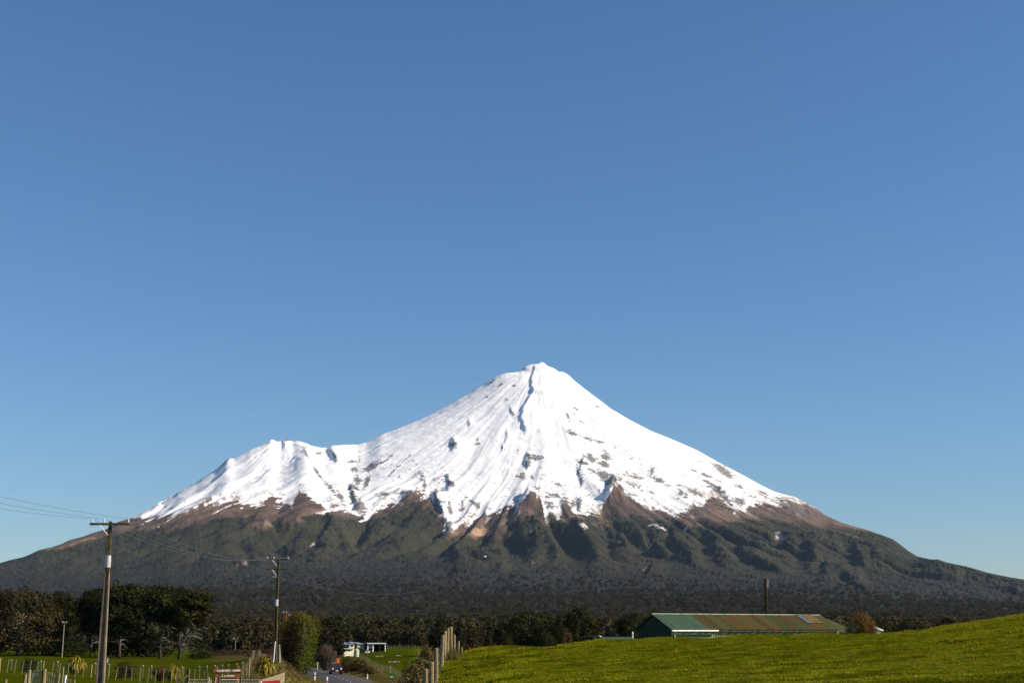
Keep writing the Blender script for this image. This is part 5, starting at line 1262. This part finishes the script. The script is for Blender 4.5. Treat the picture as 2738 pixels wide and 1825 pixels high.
bx(car, 'partition', 'dark', 998.5, 999.5, 0, 6.5, 1719.6, 1737, True); bx(car, 'post', 'darkpost', 1013.6, 1014.6, -.2, .05, 1719.6, 1737, True); bx(car, 'post', 'white', 1028.6, 1030.6, -.2, .05, 1719.6, 1737, True); bx(car, 'end_wall', 'dark', 1030.7, 1031.4, 0, 6.5, 1719.6, 1737, True)
g, lx_, lz = fr(972, 412); t = thing("dark_car", "dark parked car between the farmhouse and the carport", "car", g, math.radians(90))
def car_mesh(t, L, Wd, paint, roofh, hood, face, m_glass='glass', lights=None, plate=None, ute=False):
    """nose towards -Y"""
    P = [(-L / 2, .38), (-L / 2 - .02, .62), (-L / 2 + .04, .86), (-L / 2 + .18, hood), (-L * .20, hood + .12), (-L * .04, roofh - .04), (L * .10, roofh), (L * (.14 if ute else .36), roofh - .02), (L * (.18 if ute else .46), hood + .16), (L / 2, hood + .10), (L / 2, .42)]
    n = len(P); vs = []
    for s, f in ((-1, 1), (1, 1)):
        for (y, z) in P: vs.append((s * Wd / 2 * (1 - .22 * max(0, (z - hood - .06)) / (roofh - hood)), y, z))
    fs = [tuple(range(n)), tuple(range(2 * n - 1, n - 1, -1))] + [(i, i + n, (i + 1) % n + n, (i + 1) % n) for i in range(n)]
    MB().add(vs, [f[::-1] for f in fs]).build('body', M[paint], t)
    MB().add([(-Wd * .43, -L * .20 - .012, hood + .16), (Wd * .43, -L * .20 - .012, hood + .16), (Wd * .38, -L * .055 - .012, roofh - .08), (-Wd * .38, -L * .055 - .012, roofh - .08)], [(0, 1, 2, 3)]).build('windscreen', M[m_glass], t)
    for s in (-1, 1):
        k = lambda z: Wd / 2 * (1 - .22 * max(0, (z - hood - .06)) / (roofh - hood)) + .006
        ye = L * (.10 if ute else .34)
        q = [(s * k(hood + .16), -L * .13, hood + .16), (s * k(hood + .16), ye + .1, hood + .16), (s * k(roofh - .1), ye, roofh - .1), (s * k(roofh - .1), -L * .02, roofh - .1)]
        MB().add(q, [(0, 1, 2, 3) if s > 0 else (3, 2, 1, 0)]).build('side_window', M[m_glass], t)
        MB().box((s * (Wd / 2 + .1), -L * .14, hood + .18), (.2, .12, .15)).build('mirror', M[paint], t)
        for y in (-L * .33, L * .30):
            w = MB().tube([(s * (Wd / 2 - .20), y, .36), (s * (Wd / 2 + .015), y, .36)], .37, 18).build('wheel', M['black'], t)
            MB().tube([(s * (Wd / 2 + .016), y, .36), (s * (Wd / 2 + .03), y, .36)], .2, 14).build('rim', M['steel'], w)
        MB().tube([(s * Wd * .36, -L / 2 - .03, hood - .18), (s * Wd * .36, -L / 2 + .1, hood - .18)], [.13, .15], 12).build('headlight', M['lamp'], t)
    MB().box((0, -L / 2 - .025, hood - .20), (Wd * .5, .05, .2)).build('grille', M['black'], t)
    MB().box((0, -L / 2 - .035, .5), (Wd * .98, .09, .24)).build('bumper', M['black'], t)
    if plate: MB().box((0, -L / 2 - .09, .62), (.40, .015, .15)).build('number_plate', M['white'], t)
car_mesh(t, 4.4, 1.75, 'black', 1.4, .85, 0)
g, lx_, lz = fr(981.5, 398); t = thing("small_trailer", "pale boxy trailer on the drive below the roller door", "trailer", g)
MB().box((0, 0, .95), (1.15, 2.0, .55)).build('box_body', M['cream'], t)
for s in (-1, 1): MB().tube([(s * .5, 0, .3), (s * .68, 0, .3)], .3, 14).build('wheel', M['black'], t)
MB().box((0, -1.4, .6), (.08, 1.0, .08)).build('drawbar', M['steel'], t)
for px, D_, w, lab in ((1011, 372, 14, "pale log lying on the grass below the carport"), (1021, 372, 8, "short split log at the right end of a pale log"), (1060, 300, 18, "long pale log in the paddock left of the dry grass bank"), (1044, 300, 9, "short weathered log left of a longer one"), (1066, 352, 14, "thin pale branch lying further up the paddock")):
    g = gp(px, D_); t = tag(MB().tube([(-w * mpp(D_) / 2, 0, .14), (0, .1, .17), (w * mpp(D_) / 2, -.05, .13)], [.2, .17, .12], 8).build('fallen_log', M['deadwood'], None, g), lab, "log")

# the ute on the road
i = int(np.argmin(np.abs(RC[:, 1] - 226))); off = 1.25
cpos = Vector((RC[i, 0] + RN[i, 0] * off, RC[i, 1], RC[i, 2] + .03)); hd = math.atan2(-_rd[i, 0], _rd[i, 1])
ute = thing("ute", "dark red utility vehicle driving towards the viewer on the country road", "car", cpos, hd)
car_mesh(ute, 5.0, 1.85, 'carpaint', 1.78, 1.08, 0, plate=True, ute=True)
MB().box((0, 1.55, 1.18), (1.7, 1.7, .1)).build('tray', M['black'], ute)
R3 = Matrix.Rotation(hd, 3, 'Z')
t = thing("orange_crate", "orange box standing on the tray behind the ute's cab", "crate", cpos + R3 @ Vector((.48, 1.3, 1.235)), hd)
MB().box((0, 0, .62), (.62, .5, 1.24)).build('box', M['orange'], t); MB().box((0, 0, 1.26), (.66, .54, .05)).build('lid', M['orange'], t)
for s in (-.3, .3): MB().box((s, -.26, .62), (.04, .03, 1.2)).build('edge_strip', M['carpaint'], t)
MB().tube([(-.62, .95, 1.75), (-.62, .95, 2.35), (-.3, .95, 2.37)], .025, 6).build('rack', M['steel'], ute)

# ------------------------------------------------------------------ single trees and bushes of the middle distance
def conifer(label, seed, H=12, R=3.2, cols=CON, cat="tree", g=None, name="conifer_tree"):
    return make_tree(name, label, cat, H, lambda f: R * (1 - f) ** .75 * (.35 + .65 * min(1, f * 6)) + .25, .04, 1.0, 90, 34, .32, (.55, .55, .42), cols, seed, .3, 0, 4, 0, upb=.7, group=g)
def round_tree(label, seed, H=12, R=5, cols=MACRO, zlo=.14, name="broad_tree", g=None, dead=0, K=110):
    return make_tree(name, label, "tree", H, lambda f: R * dome(f), zlo, 1.0, K, 40, .32, (.75, .75, .42), cols, seed, .38, 0, 20, dead, 'bark', 2, 3.0, .5, upb=.5, group=g)
BRN = [(.040, .030, .013), (.055, .04, .018), (.03, .025, .011)]
place(round_tree("dark round tree at the road bend right of the clipped hedge", 81, 10, 4.6, CON), 872, 318, 1655, 92)
for px, D_, top, w, kind, seed, lab in (
    (1176, 345, 1652, 50, 'c', 82, "dark conifer behind the tallest paddock fence posts"), (1228, 335, 1657, 42, 'c', 83, "tall narrow conifer just right of the fence post row"), (1268, 320, 1682, 50, 'r', 84, "low dark rounded tree right of the narrow conifer"),
    (1308, 325, 1686, 36, 'c', 85, "small pointed conifer between two rounded bushes"), (1352, 315, 1694, 44, 'r', 86, "round bush like tree at the left foot of the big dark pine"), (1345, 350, 1646, 60, 'c', 87, "dark conifer rising left of the big broad pine"),
    (1405, 345, 1631, 108, 'r', 88, "big broad pine with a rounded crown left of centre behind the crest"), (1450, 350, 1638, 74, 'r', 89, "pine crown merging with the right side of the big broad pine"), (1462, 320, 1696, 44, 'r', 90, "low brown bush between the two big dark pines"),
    (1505, 350, 1640, 56, 'r', 91, "flat topped pine left of the tallest crest pine"), (1548, 340, 1626, 96, 'r', 92, "tallest dark pine behind the crest"), (1512, 322, 1681, 42, 'o', 93, "rust brown round tree in front of the tallest crest pine"),
    (1592, 350, 1665, 44, 'r', 94, "low pine at the right foot of the tallest crest pine"), (1690, 335, 1637, 80, 'r', 95, "lone dark pine left of the long shed"), (1735, 345, 1676, 50, 'r', 96, "low dark trees behind the shed gable"),
    (2372, 150, 1667, 54, 's', 97, "dark hedge bush just right of the white outbuilding"), (2425, 152, 1661, 62, 's', 98, "taller dark hedge bush behind the paddock rise"), (2472, 152, 1667, 56, 's', 99, "brownish hedge bush where the paddock rises"), (2515, 154, 1668, 46, 's', 100, "last hedge bush almost hidden by the rising paddock")):
    t = conifer(lab, seed) if kind == 'c' else round_tree(lab, seed, cols=[(.07, .04, .012), (.05, .03, .01)] if kind == 'o' else PINE if px in (1405, 1548, 1690, 1450, 1505) else MACRO, dead=6 if px in (1405, 1548) else 0) if kind in 'ro' else shrub("hedge_bush", lab, "bush", 2, 1, 70, 34, .07, CON + BRN, seed)
    place(t, px, D_, top, w)
for px, D_, top, w, seed, lab in ((932, 236, 1757, 46, 101, "dark shaded hedge bush on the road bank right of the ute"), (962, 226, 1762, 50, 102, "brown scrubby bush on the road bank beside the dark hedge bush"), (990, 214, 1782, 40, 103, "low brown scrub on the bank below the batten fence")):
    place(shrub("bank_bush", lab, "bush", 2, 1, 70, 34, .085, [(.09, .055, .02), (.05, .045, .012), (.12, .075, .03)], seed), px, D_, top, w)
for k, (px, D_, top, w, lab) in enumerate(((575, 345, 1744, 70, "low rusty rush mound left of the small grey pole"), (620, 380, 1736, 90, "dark topped rush mound under the small grey pole"), (668, 385, 1735, 96, "long low rush mound right of the small grey pole"), (720, 380, 1737, 70, "rush mound ending at the hedge pole"),
                             (610, 335, 1748, 80, "front brown rush mound behind the farm sign"), (655, 335, 1746, 70, "front brown rush mound left of the batten fence"), (700, 330, 1746, 60, "brown rush mound behind the receding batten fence"))):
    place(shrub("rush_mound", lab, "rushes", 2, 1, 60, 34, .085, [(.075, .045, .022), (.10, .062, .032), (.05, .034, .016)], 110 + k, spread=.26), px, D_, top, w)
for px, D_, top, w, sd, lab in ((1120, 50, 1742, 46, 131, "dense dry shrub in the middle of the bank vegetation"), (1088, 45, 1795, 54, 132, "low rusty shrub at the bottom of the bank above the green sign"), (1145, 57, 1728, 30, 133, "small bronze shrub between the tall dry shrub and the posts"), (1140, 52, 1716, 42, 121, "tall dry brown shrub left of the post row"), (1106, 48, 1768, 46, 122, "dry twiggy shrub on the bank left of the nearest posts"), (1122, 44, 1788, 60, 123, "tangled brown growth at the foot of the nearest two posts"), (1158, 60, 1738, 30, 124, "green and brown shrub against the third post")):
    bare_bush("bank_shrub", lab, "bush", px, D_, top, w, sd, 'brownTwig', [(.19, .11, .03), (.10, .10, .015), (.24, .17, .08), (.06, .065, .012)], n=260, per=9, leaf=.038, twig=.006, base_w=.5)
for px, D_, top, w, sd, lab in ((1092, 62, 1775, 46, 125, "dark green bush on the shaded side of the bank above the street sign"), (1128, 70, 1745, 34, 126, "dark green bush below the crest of the dry bank")):
    place(shrub("bank_bush", lab, "bush", 2, 1, 60, 34, .06, [(.03, .04, .01), (.05, .055, .012), (.08, .06, .02)], sd), px, D_, top, w)

# ------------------------------------------------------------------ the wood between the farm and the mountain
proto = bpy.data.collections.new("wood_prototypes"); gproto = bpy.data.collections.new("grass_prototypes"); dproto = bpy.data.collections.new("tussock_prototypes")
WOODC = [[(.030, .026, .011), (.045, .036, .015)], [(.022, .024, .009), (.032, .034, .012)], [(.05, .036, .018), (.038, .03, .014)], [(.062, .052, .034), (.045, .036, .024)], [(.026, .028, .012), (.05, .046, .022)]]
WOODC = [[tuple(1.35 * v for v in c) for c in w] for w in WOODC]
def wood_tree(seed, cols, H=11, R=3.6, K=30, per=14, leaf=.62, con=False, split=False):
    rng = np.random.default_rng(seed)
    pts = crown_points(K, (lambda f: R * (1 - f) ** .8 + .3) if con else (lambda f: R * dome(f)), H, .15, 1, rng, .45)
    V, F, C = leaf_quads(pts, (.62, .62, .5), per, leaf, rng, mixcol(cols, len(pts), rng), .6, .5)
    mb = MB().tube([(0, 0, -.5), (0, 0, H * .5), (.2, .1, H * .9)], [.28, .2, .05], 5)
    for q in pts[:5]: mb.tube([(0, 0, q[2] * .6), tuple(q)], [.1, .03], 4, 0, False)
    if split: return mesh_np('crown', V, F, False, [M['leaf']], C), mb
    tv = np.array(mb.v); tf = [f for f in mb.f if len(f) == 4]
    n = len(V); V = np.vstack([V, tv]); F = np.vstack([F, np.array(tf) + n]); C = np.vstack([C, np.tile([.11, .095, .075], (len(tv), 1))])
    return mesh_np('wood_tree', V, F, False, [M['leaf']], C)
WT = [wood_tree(300 + k, WOODC[k % 5], K=34 if k != 3 else 22, per=14 if k != 3 else 9, con=(k == 4), R=2.3 if k == 4 else 3.6) for k in range(7)]
for k, me in enumerate(WT):
    o = bpy.data.objects.new("wood_tree", me); proto.objects.link(o)

def gn_scatter(name, pts, scale, coll, rz=True, seed=0):
    """one object: points that each carry a copy of one of the prototypes"""
    me = bpy.data.meshes.new(name); me.vertices.add(len(pts)); me.vertices.foreach_set("co", np.asarray(pts, np.float32).ravel())
    a = me.attributes.new("size", 'FLOAT_VECTOR', 'POINT'); a.data.foreach_set("vector", np.asarray(scale, np.float32).ravel())
    o = link(name, me)
    ng = bpy.data.node_groups.new(name, 'GeometryNodeTree')
    ng.interface.new_socket("Geometry", in_out='INPUT', socket_type='NodeSocketGeometry'); ng.interface.new_socket("Geometry", in_out='OUTPUT', socket_type='NodeSocketGeometry')
    N = ng.nodes.new; gi, go_ = N('NodeGroupInput'), N('NodeGroupOutput'); iop = N('GeometryNodeInstanceOnPoints'); ci = N('GeometryNodeCollectionInfo')
    ci.inputs['Collection'].default_value = coll; ci.inputs['Separate Children'].default_value = True; ci.inputs['Reset Children'].default_value = True
    iop.inputs['Pick Instance'].default_value = True
    na_ = N('GeometryNodeInputNamedAttribute'); na_.data_type = 'FLOAT_VECTOR'; na_.inputs['Name'].default_value = 'size'
    rr1 = N('FunctionNodeRandomValue'); rr1.data_type = 'FLOAT_VECTOR'; rr1.inputs[0].default_value = (0, 0, 0); rr1.inputs[1].default_value = (0, 0, 6.283); rr1.inputs['Seed'].default_value = seed
    ri = N('FunctionNodeRandomValue'); ri.data_type = 'INT'; ri.inputs[4].default_value = 0; ri.inputs[5].default_value = len(coll.objects) - 1; ri.inputs['Seed'].default_value = seed + 3
    L = ng.links.new
    L(gi.outputs[0], iop.inputs['Points']); L(ci.outputs[0], iop.inputs['Instance']); L(rr1.outputs[0], iop.inputs['Rotation']); L(na_.outputs[0], iop.inputs['Scale']); L(ri.outputs[2], iop.inputs['Instance Index'])
    L(iop.outputs[0], go_.inputs[0])
    md = o.modifiers.new("scatter", 'NODES'); md.node_group = ng
    return o
rng = np.random.default_rng(7)
def wood_h(X, Y):                                               # top of ground or mountain foot
    z = terrain(X, Y)
    k = Y > 1400
    if k.any():
        rowi = np.interp(Y[k], rows, np.arange(len(rows))); coli = np.interp(X[k] / Y[k], acol, np.arange(na))
        r0_, c0_ = np.clip(rowi.astype(int), 0, nrm - 2), np.clip(coli.astype(int), 0, na - 2); fr_ = rowi - r0_
        z[k] = np.maximum(Z[r0_, c0_] * (1 - fr_) + Z[r0_ + 1, c0_] * fr_, -8)
    return z
N = 30000
Yw = 500 * (5600 / 500) ** (rng.random(N) ** .92); aw = rng.uniform(-.47, .47, N); Xw = aw * Yw
pxw = CX + FPX * 1.027 * aw
edge = np.interp(pxw, [-400, 500, 560, 740, 800, 900, 1050, 1180, 1340, 1800, 3200], [430, 430, 455, 470, 500, 505, 515, 500, 430, 430, 430])
k = (Yw > edge + 14) & (rng.random(len(Yw)) < np.interp(Yw, [500, 1200, 3800, 5600], [.6, .75, 1, .25])); Xw, Yw, pxw = Xw[k], Yw[k], pxw[k]
Zw = wood_h(Xw, Yw)
sc = rng.uniform(.72, 1.25, len(Xw)) * np.interp(Yw, [480, 900, 3600], [.88, .92, 1.1])
wide = sc * rng.uniform(.9, 1.35, len(Xw)) * np.interp(Yw, [480, 1200, 3600], [1, 1.15, 1.6])
wood = gn_scatter("wood", np.stack([Xw, Yw, Zw - .3], -1), np.stack([wide, wide, sc], -1), proto, seed=5)
tag(wood, "dense mixed wood covering the flat and lower slopes below the mountain", None, kind="stuff")
# the wood's near edge: trees one can tell apart
labs = {0: "brownish round tree on the near edge of the wood", 1: "dark green round tree on the near edge of the wood", 2: "rust tinged round tree on the near edge of the wood", 3: "pale thin crowned tree on the near edge of the wood", 4: "narrow pointed tree on the near edge of the wood"}
wb = []
for k, me in enumerate(WT[:5]):
    n = ("pointed_tree" if k == 4 else "wood_edge_tree")
    cr, mbt = wood_tree(300 + k, WOODC[k % 5], K=34 if k != 3 else 22, per=14 if k != 3 else 9, con=(k == 4), R=2.3 if k == 4 else 3.6, split=True)
    b_ = thing(n, labs[k], "tree", group="trees along the near edge of the wood"); mbt.build('trunk', M['bark'], b_); link('crown', cr, b_); wb.append((n, b_, k))
used = set()
where = lambda px: "between pine grove and hedge" if px < 745 else "right of the clipped hedge" if px < 910 else "behind the farmhouse" if px < 1040 else "behind the low far fence" if px < 1175 else "right of the paddock posts"
for px in np.arange(548, 1345, 9.5):
    if 905 < px < 912: continue
    n, me, k = wb[rng.choice(5, p=[.3, .3, .16, .12, .12])]
    px = px + rng.uniform(-5, 5); De = np.interp(px, [500, 560, 740, 800, 900, 1050, 1180, 1340], [440, 448, 462, 490, 488, 498, 470, 430]) + rng.uniform(0, 16)
    g = gp(px, De, -.2); s = rng.uniform(.62, 1.0) * (.80 if 905 < px < 1130 else 1.0) * (.92 if px > 1000 else 1.08)
    o = copy_tree(me) if k in used else me; used.add(k); o.location = g; o.scale = (s * 1.05, s * 1.05, s); o.rotation_euler = (0, 0, rng.uniform(0, 6.28))
    o['label'] = ("taller " if s > (.85 if not 905 < px < 1130 else .66) else "lower ") + labs[k].replace(" on the near edge of the wood", " at the wood's edge").strip() + ' ' + where(px)

# ------------------------------------------------------------------ grass
def tuft(seed, n, h, spread, cols, wd=.010, lean=.5):
    rng = np.random.default_rng(seed); vs, fs, cs = [], [], []
    for k in range(n):
        a = rng.uniform(0, 6.28); r = spread * rng.random() ** .5; b = np.array([math.cos(a) * r, math.sin(a) * r, -.02]); d = np.array([math.cos(a + rng.normal() * .6), math.sin(a + rng.normal() * .6), 0]); sd = np.array([-d[1], d[0], 0]); hh = h * rng.uniform(.55, 1.1)
        c = np.array(cols[rng.integers(len(cols))]) * rng.uniform(.75, 1.25); l = lean * rng.uniform(.2, 1.2) * hh; i = len(vs)
        vs += [b - sd * wd, b + sd * wd, b + d * l * .35 + [0, 0, hh * .6] + sd * wd * .8, b + d * l * .35 + [0, 0, hh * .6] - sd * wd * .8, b + d * l + [0, 0, hh] + sd * wd * .15, b + d * l + [0, 0, hh] - sd * wd * .15]
        fs += [(i, i + 1, i + 2, i + 3), (i + 3, i + 2, i + 4, i + 5)]; cs += [c] * 6
    return mesh_np('grass_tuft', np.array(vs), np.array(fs), True, [M['tuft']], np.array(cs))
GR = [[(.165, .182, .002), (.20, .205, .003)], [(.14, .165, .002), (.165, .182, .002)], [(.115, .14, .004), (.13, .15, .003)], [(.19, .19, .012), (.17, .175, .006)]]
for k in range(4):
    gproto.objects.link(bpy.data.objects.new("grass_tuft", tuft(400 + k, 46, .070, .22, GR[k], .008, .9)))
DR = [[(.24, .17, .075), (.18, .12, .05)], [(.13, .115, .03), (.2, .145, .06)], [(.075, .085, .014), (.12, .10, .025)]]
for k in range(3):
    dproto.objects.link(bpy.data.objects.new("dry_tuft", tuft(420 + k, 44, .55, .24, DR[k], .012, .8)))
N = 70000
Yg = 27 + 81 * rng.random(N) ** 1.5; ag = rng.uniform(tan_az(1120), tan_az(2900), N); Xg = ag * Yg
fx = np.interp(Yg, [q[1] for q in FENCE], [tan_az(q[0]) * q[1] for q in FENCE]); k = Xg > fx - .3
Xg, Yg = Xg[k], Yg[k]; Zg = ground(Xg, Yg)
cl = .85 + .25 * fbm(Xg * 1.3, Yg * .8, 2, 15) + 1.0 * sstep(.36, .5, fbm(Xg * .9, Yg * .6, 3, 18)); sz = cl * rng.uniform(.7, 1.3, len(Xg))
tag(gn_scatter("pasture_grass", np.stack([Xg, Yg, Zg], -1), np.stack([sz * 1.1, sz * 1.1, sz], -1), gproto, seed=9), "short green grass tufts covering the paddock", None, kind="stuff")
N = 26000
Xl = rng.uniform(-62, 20, N * 3); Yl = rng.uniform(58, 235, N * 3); m_ = dry_mask(Xl, Yl); rd2 = np.array([np.min((RC[:, 0] - x) ** 2 + (RC[:, 1] - y) ** 2) for x, y in zip(Xl[:0], Yl[:0])])
k = (rng.random(len(Xl)) < m_ ** 1.5) & (np.abs(Xl / Yl) < .45); Xl, Yl = Xl[k][:N], Yl[k][:N]
def road_d(X, Y):
    out = np.empty(len(X))
    for i in range(0, len(X), 8000): out[i:i + 8000] = np.sqrt(((X[i:i + 8000, None] - RC[None, ::2, 0]) ** 2 + (Y[i:i + 8000, None] - RC[None, ::2, 1]) ** 2).min(1))
    return out
dd = road_d(Xl, Yl); k = dd > ROAD_W + .55; Xl, Yl, dd = Xl[k], Yl[k], dd[k]
sz = rng.uniform(.35, 1.0, len(Xl)) * np.clip((dd - 2.6) / 5, .35, 1.0)
fx = np.interp(Yl, [q[1] for q in FENCE], [tan_az(q[0]) * q[1] for q in FENCE]); nearf = (np.abs(Xl - fx) < 6) & (Yl < 110); sz = np.where(nearf, sz * 1.35, sz)
tag(gn_scatter("dry_roadside_grass", np.stack([Xl, Yl, ground(Xl, Yl)], -1), np.stack([sz, sz, sz], -1), dproto, seed=19), "rank tan and green grass on the road verges and bank", None, kind="stuff")

# ------------------------------------------------------------------ small white lodge on the mountain's lower slope
jc = int(np.argmin(np.abs(PXm[0] - 1297) + 0 * acol)); col_ = np.abs(acol - tan_az(1297, 1487)).argmin(); ir = int(np.argmin(np.abs(PYm[:, col_] - 1490)))
lg = thing("mountain_lodge", "tiny white lodge in the bush on the lower slope below the summit", "lodge", (XX[ir, col_], YY[ir, col_], Z[ir, col_] + 3), math.radians(25))
MB().box((0, 0, 2.5), (11, 6, 6)).build('wall', M['cream'], lg)
MB().add([(-6, -3.6, 5.4), (6, -3.6, 5.4), (6, 3.6, 5.4), (-6, 3.6, 5.4), (-6, 0, 8), (6, 0, 8)], [(0, 1, 5, 4), (2, 3, 4, 5), (1, 2, 5), (3, 0, 4), (3, 2, 1, 0)]).build('roof', M['greyroof'], lg)
